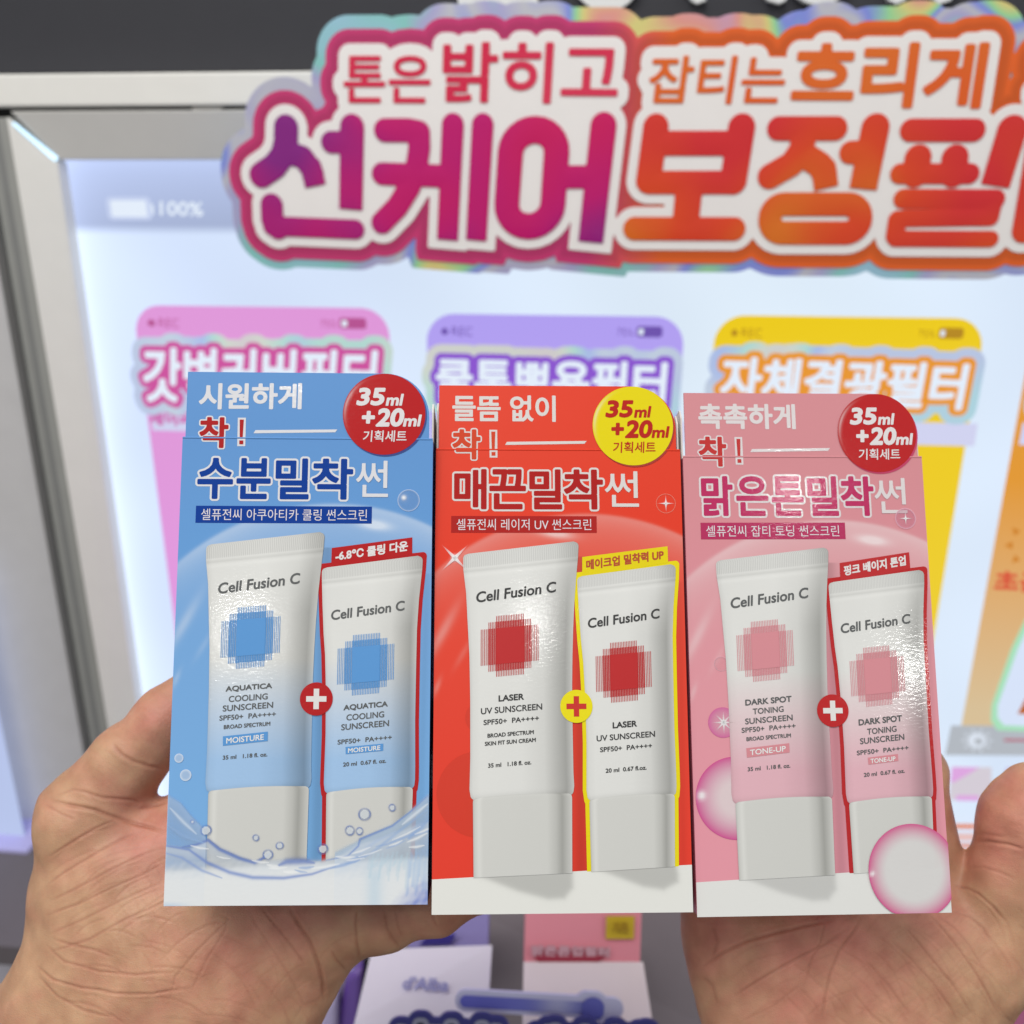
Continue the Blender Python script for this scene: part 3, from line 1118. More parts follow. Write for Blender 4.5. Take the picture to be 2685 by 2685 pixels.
# lettered sign, only its upper edge in the frame
P0, P1 = W(1040, 2662, D1 - .01), W(1700, 2686, D1 - .01)
ex = (P1 - P0); LL = np.linalg.norm(ex); ex /= LL
ez = np.cross(ex, np.array([0, math.cos(PITCH), -math.sin(PITCH)])); n_ = np.cross(ez, ex)
SM = Matrix(((ex[0], n_[0], ez[0], P0[0]), (ex[1], n_[1], ez[1], P0[1]), (ex[2], n_[2], ez[2], P0[2]), (0, 0, 0, 1)))
ls = empty('lettered_sign', SM)
tag(ls, 'dark navy lettered sign cut by the bottom edge below the slider bar', 'sign')
f = text_field([('나타나는 세미미백', (0.002, -0.004), (LL, -0.004), (0.002, -0.040))], 0.0006, 0.009)
field_mesh('sign_backing', f, 0.0065, 0.0, mat('navy_print', (66, 66, 150), 0.4, 0.8), ls, thick=0.002)
field_mesh('sign_outline', f, 0.0035, 0.0006, mat('steel_print', (160, 164, 190), 0.4, 0.95), ls)
field_mesh('sign_lettering', f, 0.0012, 0.0012, mat('ink_navy', (38, 38, 70), 0.4, 0.8), ls)
so = card_solid('pink_carton', [(2625, 2610), (2900, 2610), (2900, 2800), (2600, 2800)], [.62] * 4, 0.03, mat('magenta_carton_print', (196, 110, 150), 0.45, 0.85, noise=0.1))
tag(so, 'blurred magenta carton at the lower right corner behind the wrist', 'box')
bpy.context.view_layer.update()
card_solid('lid_band', [(2640, 2585), (2900, 2585), (2900, 2612), (2630, 2612)], [.619] * 4, 0.03, mat('pale_lid', (206, 196, 204), 0.5, 0.85), so)

# ================================================================== the three cartons
BW, BH, BD = 78.0, 140.43, 32.0     # millimetres


def rodr(r):
    r = np.array(r, float)
    th = np.linalg.norm(r)
    k = r / th
    K = np.array([[0, -k[2], k[1]], [k[2], 0, -k[0]], [-k[1], k[0], 0]])
    return np.eye(3) + math.sin(th) * K + (1 - math.cos(th)) * K @ K


C2W = np.array([[1, 0, 0], [0, -math.sin(PITCH), math.cos(PITCH)], [0, -math.cos(PITCH), -math.sin(PITCH)]])
POSE = [([-0.06372, 0.04687, 0.28765], [-0.1066, -0.0271, 0.0037]),
        ([0.01494, 0.04972, 0.29059], [-0.1443, -0.0279, -0.0001]),
        ([0.09384, 0.05185, 0.29429], [-0.1365, -0.0401, -0.0032])]


def box_matrix(i):
    t, r = POSE[i]
    Rm = C2W @ rodr(r)
    X, Yd, N = Rm[:, 0], Rm[:, 1], Rm[:, 2]
    o = CAM + C2W @ np.array(t) + Yd * BH / 2000
    return Matrix(((X[0], N[0], -Yd[0], o[0]), (X[1], N[1], -Yd[1], o[1]), (X[2], N[2], -Yd[2], o[2]), (0, 0, 0, 1)))


LAY = 0.00005


def L3(V, layer):
    """millimetres right/down from the upper left corner of the front -> box coordinates"""
    V = np.asarray(V, float)
    return np.stack([V[:, 0] / 1000 - BW / 2000, np.full(len(V), -LAY * layer), (BH - V[:, 1]) / 1000], 1)


def flip(F):
    return F


def art_shape(name, V, F, layer, m, parent, colors=None, label=None):
    return link_mesh(name, L3(V, layer), F, m, parent, colors=colors, label=label)


def art_poly(name, pts, layer, m, parent, label=None):
    return art_shape(name, np.array(pts), [list(range(len(pts)))[::-1]], layer, m, parent, label=label)


def art_text(name, items, layer, m, parent, off=0.0, cell=0.13, label=None):
    if off == 0:
        VV, FF = [], []
        for body, TL, TR, BLq in items:
            g, T, E = glyph_mesh(body)
            n = sum(len(q) for q in VV)
            VV.append(quad_map(g, TL, TR, BLq))
            FF += [tuple(i + n for i in t) for t in T]
        return art_shape(name, np.concatenate(VV), FF, layer, m, parent, label=label)
    f = text_field(items, cell, max(off, 0) + 0.3)
    V, F = f.shape(off)
    return art_shape(name, V, F, layer, m, parent, label=label)


def art_grid(name, fn, nx, ny, layer, m, parent, colorfn):
    """structured sheet: fn(s,t)->(u,v); colorfn(s,t,u,v)->rgba"""
    s, t = np.meshgrid(np.linspace(0, 1, nx), np.linspace(0, 1, ny))
    u, v = fn(s, t)
    C = colorfn(s, t, u, v)
    V = np.stack([u, v], -1).reshape(-1, 2)
    F = [(j * nx + i, (j + 1) * nx + i, (j + 1) * nx + i + 1, j * nx + i + 1) for j in range(ny - 1) for i in range(nx - 1)]
    return art_shape(name, V, F, layer, m, parent, colors=C.reshape(-1, 4))


def rgba(rgb, shape, a=1.0):
    c = np.zeros(shape + (4,))
    c[..., :3] = rgb
    c[..., 3] = a
    return c


KP = 0.91      # print albedo relative to the photograph's display values

SATIN = mat('satin_print', (200, 200, 200), 0.5, attr='Col', spec=0.3, bump=(900, 0.05, 0.0001))
GLOSS = mat('gloss_print', (200, 200, 200), 0.1, attr='Col', coat=0.15, spec=0.35, bump=(520, 0.12, 0.0002, 2.5, (1, 1, 2.2)))
SATINA = mat('satin_overprint', (200, 200, 200), 0.42, attr='Col', alpha=True)
GLOSSA = mat('gloss_overprint', (200, 200, 200), 0.2, attr='Col', coat=0.5, alpha=True, bump=(520, 0.12, 0.0002, 2.5, (1, 1, 2.2)))


def foil(name, rgb, k=KP):
    return mat(name, rgb, 0.11, k, coat=0.2, spec=0.3, bump=(520, 0.14, 0.0002, 2.5, (1, 1, 2.2)))


INK = mat('grey_ink', (84, 86, 86), 0.5, 1.0)
INKD = mat('black_ink', (48, 48, 48), 0.5, 1.0)

SPEC = [
    dict(label='blue sunscreen carton, leftmost of the three held up, with water splash print',
         base=((92, 146, 206), (112, 174, 230)), arc=(160, 192, 226), side=(40, 60, 150),
         head='시원하게', headq=((5.0, -17.0), (36.4, -17.3), (5.0, -9.2)), chak=(176, 36, 36), out=(222, 222, 226),
         title=[('수', 5.6, 15.8), ('분', 17.6, 27.4), ('밀', 29.6, 39.2), ('착', 40.9, 52.8)], tcol=(14, 62, 150), sun=(54.2, 64.0),
         strip=(14, 62, 150), stripx=59.2, st='셀퓨전씨 아쿠아티카 쿨링 썬스크린', stx=57.7,
         badge=(186, 34, 36), btxt=(226, 222, 222), bdx=0.0, bring=(24, 50, 130),
         line=(184, 34, 36), tag=(184, 34, 36), tagt='-6.8℃ 쿨링 다운', tagc=(228, 224, 222), tagx=(47.1, 71.8),
         logo=(88, 152, 214), plus=(184, 34, 36), plusx=(228, 226, 222), tint=(166, 200, 236),
         names=['AQUATICA', 'COOLING', 'SUNSCREEN'], pill='MOISTURE', ink=INK, floor=None, dx=0.0, two='BROAD SPECTRUM'),
    dict(label='orange red sunscreen carton in the middle with yellow badge',
         base=((226, 58, 28), (234, 42, 16)), arc=(220, 110, 84), side=(180, 40, 24),
         head='들뜸 없이', headq=((5.4, -17.5), (38.0, -17.5), (5.4, -9.3)), chak=(212, 74, 46), out=(222, 216, 212),
         title=[('매', 6.3, 15.8), ('끈', 17.4, 28.2), ('밀', 30.0, 39.6), ('착', 40.9, 52.6)], tcol=(176, 34, 32), sun=(53.6, 64.2),
         strip=(176, 38, 34), stripx=50.8, st='셀퓨전씨 레이저 UV 썬스크린', stx=49.1,
         badge=(232, 214, 22), btxt=(186, 40, 32), bdx=0.35, bring=(170, 40, 26),
         line=(236, 218, 22), tag=(232, 212, 24), tagt='메이크업 밀착력 UP', tagc=(180, 66, 26), tagx=(46.1, 73.0),
         logo=(190, 30, 32), plus=(238, 224, 30), plusx=(204, 44, 34), tint=None,
         names=['LASER', 'UV SUNSCREEN'], pill=None, ink=INKD, floor=(232, 232, 226), dx=0.2, two='BROAD SPECTRUM'),
    dict(label='pink sunscreen carton, rightmost of the three, with bubble print',
         base=((212, 140, 146), (234, 148, 164)), arc=(222, 178, 180), side=(206, 120, 140),
         head='촉촉하게', headq=((5.8, -17.1), (36.9, -17.1), (5.8, -9.3)), chak=(196, 56, 54), out=(224, 216, 216),
         title=[('맑', 6.0, 15.4), ('은', 17.2, 26.8), ('톤', 28.6, 38.2), ('밀', 40.2, 49.4), ('착', 51.0, 61.0)], tcol=(190, 48, 98), sun=(61.6, 71.9),
         strip=(184, 52, 96), stripx=51.5, st='셀퓨전씨 잡티 토닝 썬스크린', stx=49.5,
         badge=(188, 36, 38), btxt=(228, 222, 222), bdx=1.1, bring=(196, 50, 96),
         line=(188, 42, 44), tag=(192, 50, 52), tagt='핑크 베이지 톤업', tagc=(228, 222, 220), tagx=(49.1, 71.7),
         logo=(216, 140, 148), plus=(192, 40, 42), plusx=(230, 228, 224), tint=(230, 182, 192),
         names=['DARK SPOT', 'TONING', 'SUNSCREEN'], pill='TONE-UP', ink=INK, floor=(230, 230, 226), dx=0.9, two='BROAD SPECTRUM'),
]

T1L = [(8.7, 33.2), (8.8, 38.2), (9.7, 45.4), (10.2, 54.4), (10.8, 64.6), (11.1, 77.8), (11.2, 95.1), (11.0, 104.6), (11.5, 107.5)]
T1R = [(44.9, 29.3), (44.6, 34.0), (43.9, 40.8), (43.3, 47.7), (42.8, 56.7), (42.5, 64.8), (42.3, 73.5), (42.3, 86.6), (42.4, 99.6), (42.6, 103.6), (42.2, 106.3)]
T2L = [(44.2, 40.2), (44.3, 44.0), (44.7, 52.2), (45.2, 60.4), (45.8, 66.8), (46.3, 77.9), (46.5, 91.0), (46.3, 104.9), (46.7, 107.9)]
T2R = [(75.2, 36.5), (75.0, 40.6), (74.1, 49.9), (73.6, 59.0), (73.5, 69.1), (73.4, 86.7), (73.6, 99.8), (73.6, 104.0), (73.3, 106.6)]


def edge_fn(Lp, Rp, dx):
    Lp, Rp = np.array(Lp), np.array(Rp)
    vl0, vl1, vr0, vr1 = Lp[0, 1], Lp[-1, 1], Rp[0, 1], Rp[-1, 1]

    def fn(s, t):
        vl = vl0 + (vl1 - vl0) * t
        vr = vr0 + (vr1 - vr0) * t
        ul = np.interp(vl, Lp[:, 1], Lp[:, 0])
        ur = np.interp(vr, Rp[:, 1], Rp[:, 0])
        # rounded upper corners
        H = (vl1 - vl0)
        dd = t * H
        ins = np.where(dd < 1.6, 1.6 - np.sqrt(np.clip(1.6 ** 2 - (1.6 - dd) ** 2, 0, None)), 0)
        ul = ul + ins
        ur = ur - ins
        # shoulder narrows at the very end
        e = np.clip((dd - (H - 1.0)) / 1.0, 0, 1) ** 2 * 0.7
        ul = ul + e
        ur = ur - e
        bow = 0.55 * np.sin(np.pi * s) * t ** 6     # lower edge bows up a little as drawn
        return ul + (ur - ul) * s + dx, vl + (vr - vl) * s - bow
    return fn


def tube_art(i, S_, fn, name, parent, seal_t, logo_layer):
    tint = S_['tint']

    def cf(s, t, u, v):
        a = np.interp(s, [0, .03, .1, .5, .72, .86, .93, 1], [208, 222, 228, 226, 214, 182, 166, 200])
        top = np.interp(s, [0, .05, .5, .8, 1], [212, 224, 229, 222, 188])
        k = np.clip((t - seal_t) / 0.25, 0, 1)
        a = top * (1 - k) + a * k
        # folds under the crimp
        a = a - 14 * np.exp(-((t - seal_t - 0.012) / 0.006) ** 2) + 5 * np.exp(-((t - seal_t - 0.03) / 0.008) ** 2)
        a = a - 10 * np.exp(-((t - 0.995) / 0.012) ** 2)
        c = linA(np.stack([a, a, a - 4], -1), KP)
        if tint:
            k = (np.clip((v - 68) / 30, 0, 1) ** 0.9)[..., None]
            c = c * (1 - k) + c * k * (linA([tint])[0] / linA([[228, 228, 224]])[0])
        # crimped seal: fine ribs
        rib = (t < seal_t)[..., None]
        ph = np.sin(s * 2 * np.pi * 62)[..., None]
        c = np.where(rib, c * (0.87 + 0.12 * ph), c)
        out = rgba(0, s.shape)
        out[..., :3] = c
        return out
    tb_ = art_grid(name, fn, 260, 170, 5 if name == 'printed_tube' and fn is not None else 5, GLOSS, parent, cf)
    return tb_


def hatch_logo(S_, u0, v0, w_, h_, slope, layer, parent):
    """solid square inside three fading rings of fine lines"""
    m = mat('logo_ink_%d' % SPEC.index(S_), S_['logo'], 0.4, KP)
    V, F = [], []

    def flush(k_):
        art_shape('hatched_emblem', np.array(V), list(F), layer + 0.25 * k_, m, parent)
        V.clear()
        F.clear()

    def q(u, a, b, wd):
        k = len(V)
        V.extend([(u, a - slope * (u - u0)), (u + wd, a - slope * (u + wd - u0)), (u + wd, b - slope * (u + wd - u0)), (u, b - slope * (u - u0))])
        F.append((k + 3, k + 2, k + 1, k))
    sq = [(0, 0), (w_, 0), (w_, h_), (0, h_)]
    px_ = w_ / 16.5
    # long line sets
    n = 0
    for ring, (eu, ev, wd) in enumerate(((0, 3.75, .42), (2, 2.0, .42), (4, 0, .38))):
        g = eu * w_ / 7.2
        a, b = v0 - ev * h_ / 11.0, v0 + h_ + ev * h_ / 11.0
        u = u0 - g
        while u < u0 + w_ + g + 0.01:
            q(u, a, b, px_ * wd)
            u += px_
        flush(ring)
    # denser overlap bands
    for kk, (eu, ev) in enumerate(((0, 1.9), (2.0, 0.0))):
        g = eu * w_ / 7.2
        u = u0 - g
        while u < u0 + w_ + g + 0.01:
            q(u + px_ * 0.3, v0 - ev * h_ / 11, v0 + h_ + ev * h_ / 11, px_ * 0.3)
            u += px_
        flush(3 + kk)
    V2 = [(u0, v0), (u0 + w_, v0 - slope * w_), (u0 + w_, v0 + h_ - slope * w_), (u0, v0 + h_)]
    art_poly('emblem_square', V2, layer + 1.6, m, parent)


def disc(name, cu, cv, r, layer, m, parent, prof, a0=0, a1=360, clip=True):
    """soft round print; prof(rho, angle)->rgba arrays"""
    nr, na = 22, 72
    rho, th = np.meshgrid(np.linspace(0.0, 1, nr), np.linspace(R_(a0), R_(a1), na))
    u = cu + r * rho * np.cos(th)
    v = cv + r * rho * np.sin(th)
    C = prof(rho, th)
    if clip:
        u = np.clip(u, 0.15, BW - 0.15)
        v = np.clip(v, -20, BH - 0.25)
    V = np.stack([u, v], -1).reshape(-1, 2)
    F = [(j * nr + i, j * nr + i + 1, (j + 1) * nr + i + 1, (j + 1) * nr + i)[::-1] for j in range(na - 1) for i in range(nr - 1)]
    return art_shape(name, V, F, layer, m, parent, colors=C.reshape(-1, 4))


def ring_prof(rim, inner, a_in, a_rim, glow=0.75, hi=None):
    rim, inner = linA(rim, KP), linA(inner, KP)

    def p(rho, th):
        k = np.clip((rho - glow) / (1 - glow), 0, 1)[..., None] ** 1.3
        out = rgba(0, rho.shape)
        out[..., :3] = inner * (1 - k) + rim * k
        out[..., 3] = a_in + (a_rim - a_in) * k[..., 0]
        if hi:
            ha, hr, hs = hi
            d = np.hypot(rho * np.cos(th) - hr * math.cos(R_(ha)), rho * np.sin(th) - hr * math.sin(R_(ha)))
            g = np.exp(-(d / hs) ** 2)[..., None]
            out[..., :3] = out[..., :3] * (1 - g) + 0.9 * g
            out[..., 3] = np.maximum(out[..., 3], g[..., 0] * 0.9)
        return out
    return p


def sparkle(cu, cv, r, layer, parent, rays=4, rot=0):
    m = mat('sparkle_print', (255, 250, 248), 0.4, 1.0, attr='Col', alpha=True)
    disc('sparkle', cu, cv, r * 0.45, layer, m, parent, lambda rho, th: np.concatenate([np.full(rho.shape + (3,), 0.92), (np.exp(-(rho / 0.42) ** 2))[..., None]], -1))
    V, F, C = [], [], []
    for k in range(rays):
        a = R_(rot + 360 / rays * k)
        b = a + math.pi / 2
        n = len(V)
        V += [(cu + 0.12 * r * math.cos(b), cv + 0.12 * r * math.sin(b)), (cu - 0.12 * r * math.cos(b), cv - 0.12 * r * math.sin(b)), (cu + r * 1.3 * math.cos(a), cv + r * 1.3 * math.sin(a))]
        C += [(0.9, 0.9, 0.9, 0.9)] * 2 + [(0.9, 0.9, 0.9, 0.0)]
        F.append((n, n + 1, n + 2))
    art_shape('sparkle_rays', np.array(V), F, layer + 1, m, parent, colors=np.array(C))


# ---- painted water for the blue carton: soft strokes on a transparent sheet
def splash_sheet(parent):
    u0, u1, v0, v1 = 0.2, 77.8, 100.0, 140.1
    nx, ny = 330, 171
    U, Vv = np.meshgrid(np.linspace(u0, u1, nx), np.linspace(v0, v1, ny))
    RGB = np.zeros(U.shape + (3,)) + linA([222, 226, 228], KP)
    A = np.zeros(U.shape)

    def over(c, a):
        nonlocal RGB, A
        a = np.clip(a, 0, 1)
        na = a + A * (1 - a)
        RGB = np.where(na[..., None] > 1e-6, (linA(c, KP) * a[..., None] + RGB * (A * (1 - a))[..., None]) / np.maximum(na, 1e-6)[..., None], RGB)
        A = na

    def pdist(pts):
        D = np.full(U.shape, 99.0)
        T = np.zeros(U.shape)
        n = len(pts) - 1
        for k in range(n):
            (ax, ay), (bx, by) = pts[k], pts[k + 1]
            dx, dy = bx - ax, by - ay
            t = np.clip(((U - ax) * dx + (Vv - ay) * dy) / (dx * dx + dy * dy), 0, 1)
            d = np.hypot(U - ax - t * dx, Vv - ay - t * dy)
            T = np.where(d < D, (k + t) / n, T)
            D = np.minimum(D, d)
        return D, T

    def stroke(pts, wd, c, a, soft=1.0, taper=True):
        D, T = pdist(pts)
        wl = wd * (0.35 + 0.65 * np.sin(np.pi * T)) if taper else wd
        over(c, a * np.exp(-(D / wl) ** (2 * soft)))

    def below(pts, depth, c, a):
        P = np.array(pts)
        top = np.interp(U, P[:, 0], P[:, 1])
        d = Vv - top
        inside = 1 / (1 + np.exp(-d / 0.25))
        inside = inside * ((U >= P[0, 0] - .1) & (U <= P[-1, 0] + .1))
        over(c, a * inside * np.exp(-np.clip(d, 0, None) / depth))
    nse = sum(np.sin(U * fx + Vv * fy + ph) for fx, fy, ph in ((.9, 1.7, 0), (1.9, .7, 2), (.5, 2.6, 4), (2.7, 1.9, 1))) / 4
    # the white floor
    fl = 130.0 - 0.045 * U
    over((230, 232, 230), 1 / (1 + np.exp(-(Vv - fl) / 0.35)))
    # soft sheets of water left and right
    left = [(0, 108.1), (4, 110.5), (7, 114), (10.6, 117.5), (11.8, 120.5)]
    below(left, 16, (176, 204, 236), 0.75)
    right = [(50.3, 125), (57.1, 121.7), (61, 119.8), (67, 117.2), (72, 113.4), (77.8, 108.3)]
    below(right, 16, (190, 212, 236), 0.8)
    mid = [(0, 122.9), (7, 124), (12.5, 121.3), (16, 124), (22, 126.6), (26.5, 127.7), (35, 127.0), (41.2, 127.3), (46, 127.6), (52, 125.8), (57.1, 122.7), (64, 121), (77.8, 116)]
    below(mid, 9, (214, 224, 236), 0.72)
    over((240, 242, 242), 0.7 * np.clip((Vv - 127 + nse) / 6, 0, 1))
    # dark crests
    ink = (108, 134, 200)
    stroke([(5, 123.3), (9, 122.6), (12.5, 121.3), (16, 124), (22, 126.6), (26.5, 127.9), (29.5, 126.2), (31, 125.0)], 0.55, ink, 0.85)
    stroke([(0.3, 122.9), (7, 124), (12.5, 127.8), (19.2, 130.6), (26, 132.1), (35.2, 132.3), (43.5, 131.2), (50.3, 129.0)], 0.6, (120, 146, 208), 0.8)
    stroke([(0.3, 125), (5, 126.3), (11, 130), (17, 132.2)], 0.5, (140, 166, 216), 0.7)
    stroke([(33.7, 128.6), (36, 127.6), (41.2, 127.5), (44, 128.0)], 0.95, ink, 0.75)
    stroke([(47.5, 127.3), (54, 126), (57, 123.2), (57.5, 121.2), (61, 119.8), (67, 117.4), (72, 113.6), (77.6, 108.6)], 0.34, (120, 150, 210), 0.85)
    stroke([(46, 130), (54, 128), (62, 122), (68, 119)], 0.6, (178, 198, 228), 0.6)
    stroke([(56, 128), (62, 124.5), (69, 119), (77, 113)], 0.5, (150, 180, 222), 0.6)
    stroke([(1, 112), (5, 116), (9, 119.5)], 0.5, (206, 222, 240), 0.8)
    stroke([(0.5, 117), (5, 120), (11, 122)], 0.6, (150, 184, 226), 0.7)
    stroke([(72, 121), (77.5, 116)], 1.2, (130, 168, 220), 0.6)
    stroke([(70, 117), (77.5, 111)], 0.5, (226, 234, 242), 0.8)
    # rough blue water at the right foot
    for k in range(46):
        x = 60.5 + 17.3 * k / 45
        y = 126.6 + 1.2 * math.sin(k * 1.7) + 0.5 * math.sin(k * 4.1)
        l = 3.2 + 2.2 * math.sin(k * 0.9) + (5 if k > 28 else 0)
        stroke([(x, y), (x - 0.5, y + l)], 0.33, (190, 216, 230) if k < 30 else (160, 194, 230), 0.35, 1.0, False)
    corner = np.clip((U - 66 + (Vv - 140) * 0.9) / 9, 0, 1) * np.clip((Vv - 131 + nse) / 5, 0, 1)
    over((104, 128, 210), corner * (0.7 + 0.25 * nse))
    over((186, 214, 232), 0.5 * np.exp(-((U - 62) / 2.5) ** 2) * np.clip((Vv - 128) / 4, 0, 1))
    over((150, 190, 230), 0.4 * np.clip((Vv - 138.6) / 1.4, 0, 1) * np.clip((9 - U) / 6, 0, 1))
    rg = np.random.default_rng(5)
    for k in range(26):
        x = 1 + 76 * rg.random()
        y = 129.5 - 9 * abs((x - 36) / 40) ** 1.6 + rg.normal() * 1.2
        ln = 3 + 6 * rg.random()
        sl = (x - 36) / 40 * -0.45 + rg.normal() * .12
        stroke([(x, y), (x + ln / 2, y + ln / 2 * sl + .2), (x + ln, y + ln * sl)], 0.22 + .25 * rg.random(), (246, 248, 248) if k % 3 else (150, 178, 222), 0.75)
    # drops and bubbles
    for cu, cv, r in ((58.7, 114.0, 1.7), (66.9, 112.1, .95), (54.4, 118.7, 1.3), (57.3, 118.9, 1.0), (30.3, 125.6, 1.4), (33.7, 123.0, 1.0), (26.6, 120.7, 0.85), (46.5, 124.0, 1.4), (11.8, 118.5, 1.5), (2.7 + 5, 116, .5)):
        d = np.hypot(U - cu, Vv - cv)
        over((228, 234, 238), 0.75 * (d < r * 0.8))
        ang = np.arctan2(Vv - cv, U - cu)
        over((112, 138, 200), 0.85 * np.exp(-((d - r) / 0.2) ** 2) * (0.45 + 0.55 * np.sin(ang * 1.0 + 2.6 + cu) ** 2))
    F = [(j * nx + i, (j + 1) * nx + i, (j + 1) * nx + i + 1, j * nx + i + 1) for j in range(ny - 1) for i in range(nx - 1)]
    Cc = np.concatenate([RGB, A[..., None]], -1)
    art_shape('printed_splash', np.stack([U, Vv], -1).reshape(-1, 2), F, 11, GLOSSA, parent, colors=Cc.reshape(-1, 4))


for i, S_ in enumerate(SPEC):
    M = box_matrix(i)
    root = empty('sunscreen_carton', M)
    tag(root, S_['label'], 'box', 'sunscreen cartons held side by side')
    dx = S_['dx']
    card_edge = mat('white_card', (226, 224, 218), 0.6, 1.0)
    sidem = mat('carton_side_%d' % i, S_['side'], 0.45, 1.0, noise=0.03)
    hw = BW / 2000
    V, F = box_vf(-hw + .0002, hw - .0002, 0.0003, BD / 1000, 0.0002, BH / 1000)
    body = link_mesh('carton_body', V, F, sidem, root)
    bevel(body, 0.0006, 2)
    # ---------- front face print
    b0, b1 = linA(S_['base'][0], KP), linA(S_['base'][1], KP)
    arcc = linA(S_['arc'], KP)
    floor = S_['floor']

    def front_col(s, t, u, v, b0=b0, b1=b1, arcc=arcc, floor=floor, i=i):
        k = np.clip(v / 120, 0, 1)[..., None]
        c = b0 * (1 - k) + b1 * k
        # large pale bubble behind the tubes
        d = np.hypot(u - 47.4, v - 90.5) - 70
        ins = 1 / (1 + np.exp(d / 0.25))
        dep = np.clip(-d, 0, None)
        a = ins * (0.16 + 0.42 * np.exp(-dep / 13) * np.clip((62 - v) / 30, 0, 1) + 0.12 * np.exp(-dep / 2.5))
        if i == 1:
            a = a * 0.85
        for (hu, hv, ru, rv, rot, st) in ((2.5, 58, 1.6, 10, 28, .42), (9, 64, .9, 5, 30, .22), (1.2, 74, .8, 3.0, 20, .35), (60, 27.0, 5, 1.5, 8, .7)):
            if hu == 60 and i != 0 and i != 2:
                hu, hv, ru = 38, 26.8, 5.5
            r = R_(rot)
            du, dv = (u - hu) * math.cos(r) + (v - hv) * math.sin(r), -(u - hu) * math.sin(r) + (v - hv) * math.cos(r)
            a = np.maximum(a, st * np.exp(-(du / ru) ** 2 - (dv / rv) ** 2) + a)
        a = np.clip(a, 0, 0.95)[..., None]
        light = arcc * (1 - a) + 0.88 * a * 0.5 + arcc * a * 0.5
        c = c * (1 - a) + light * a
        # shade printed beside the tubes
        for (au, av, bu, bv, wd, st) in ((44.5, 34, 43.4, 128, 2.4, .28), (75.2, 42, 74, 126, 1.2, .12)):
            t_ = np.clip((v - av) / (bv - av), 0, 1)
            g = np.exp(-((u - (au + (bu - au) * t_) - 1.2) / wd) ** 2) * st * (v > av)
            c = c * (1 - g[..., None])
        out = rgba(0, u.shape)
        out[..., :3] = c
        return out
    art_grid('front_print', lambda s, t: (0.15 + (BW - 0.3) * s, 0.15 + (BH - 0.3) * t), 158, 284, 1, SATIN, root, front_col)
    if i == 1:
        for cu, cv, r in ((14.6, 83.3, 4.8), (13.9, 105.8, 12.6)):
            disc('printed_spot', cu, cv, r, 2.0 + r * .01, mat('spot_ink', (216, 54, 30), 0.42, KP), root, lambda rho, th: rgba(0.5, rho.shape))
    if floor:
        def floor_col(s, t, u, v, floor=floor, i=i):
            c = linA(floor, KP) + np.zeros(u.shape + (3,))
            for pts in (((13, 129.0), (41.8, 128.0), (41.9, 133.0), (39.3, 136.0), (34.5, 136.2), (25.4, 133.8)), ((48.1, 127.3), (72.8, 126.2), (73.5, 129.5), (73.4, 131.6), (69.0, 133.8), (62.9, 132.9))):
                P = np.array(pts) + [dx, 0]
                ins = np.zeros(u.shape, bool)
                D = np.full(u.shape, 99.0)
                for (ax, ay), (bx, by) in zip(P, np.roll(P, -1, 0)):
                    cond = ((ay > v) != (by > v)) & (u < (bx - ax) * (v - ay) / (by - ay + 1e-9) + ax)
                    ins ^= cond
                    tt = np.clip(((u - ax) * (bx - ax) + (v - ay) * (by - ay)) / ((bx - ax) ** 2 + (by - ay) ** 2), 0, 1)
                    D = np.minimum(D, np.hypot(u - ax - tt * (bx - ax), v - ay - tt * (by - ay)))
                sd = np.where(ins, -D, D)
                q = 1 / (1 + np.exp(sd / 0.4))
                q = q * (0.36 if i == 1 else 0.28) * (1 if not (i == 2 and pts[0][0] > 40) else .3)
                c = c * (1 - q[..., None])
            out = rgba(0, u.shape)
            out[..., :3] = c
            return out
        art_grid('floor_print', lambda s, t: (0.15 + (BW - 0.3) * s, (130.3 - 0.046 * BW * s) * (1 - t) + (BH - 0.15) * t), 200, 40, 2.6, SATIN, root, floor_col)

    # ---------- tall front tab above the crease
    tabm = mat('tab_print_%d' % i, S_['base'][0], 0.5, KP, spec=0.3, bump=(900, 0.05, 0.0001))
    out = [(1.0, 0.0), (1.0, -20.9)]
    out += [(60.0, -20.9)]
    for k in range(13):
        a = R_(-90 + 90 * k / 12)
        out.append((62.6 + 14.0 * math.cos(a) if k else 62.6, -6.9 + 14.0 * math.sin(a)))
    out += [(76.6, 0.0)]
    n = len(out)
    P2 = np.array(out)
    Vf = np.stack([P2[:, 0] / 1000 - BW / 2000, np.full(n, -LAY), (BH - P2[:, 1]) / 1000], 1)
    Vb = Vf + [0, 0.0005, 0]
    Ft = [list(range(n)), list(range(n, 2 * n))[::-1]] + [[k, k + n, (k + 1) % n + n, (k + 1) % n] for k in range(n)]
    link_mesh('front_tab', np.concatenate([Vf, Vb]), Ft, tabm, root)
    # creased fold line below the tab
    m = mat('crease_shadow_%d' % i, tuple(int(c * .86) for c in S_['base'][0]), 0.5, KP)
    V, F = [], []
    nseg = 12
    for k in range(nseg + 1):
        for q_ in range(4):
            a = math.pi * q_ / 3
            V.append((-hw + .0002 + (2 * hw - .0004) * k / nseg, -LAY - 0.00022 * math.sin(a), BH / 1000 + 0.0003 * math.cos(a)))
    F = [(k * 4 + q_, (k + 1) * 4 + q_, (k + 1) * 4 + q_ + 1, k * 4 + q_ + 1) for k in range(nseg) for q_ in range(3)]
    link_mesh('crease', V, F, tabm, root, smooth=True)
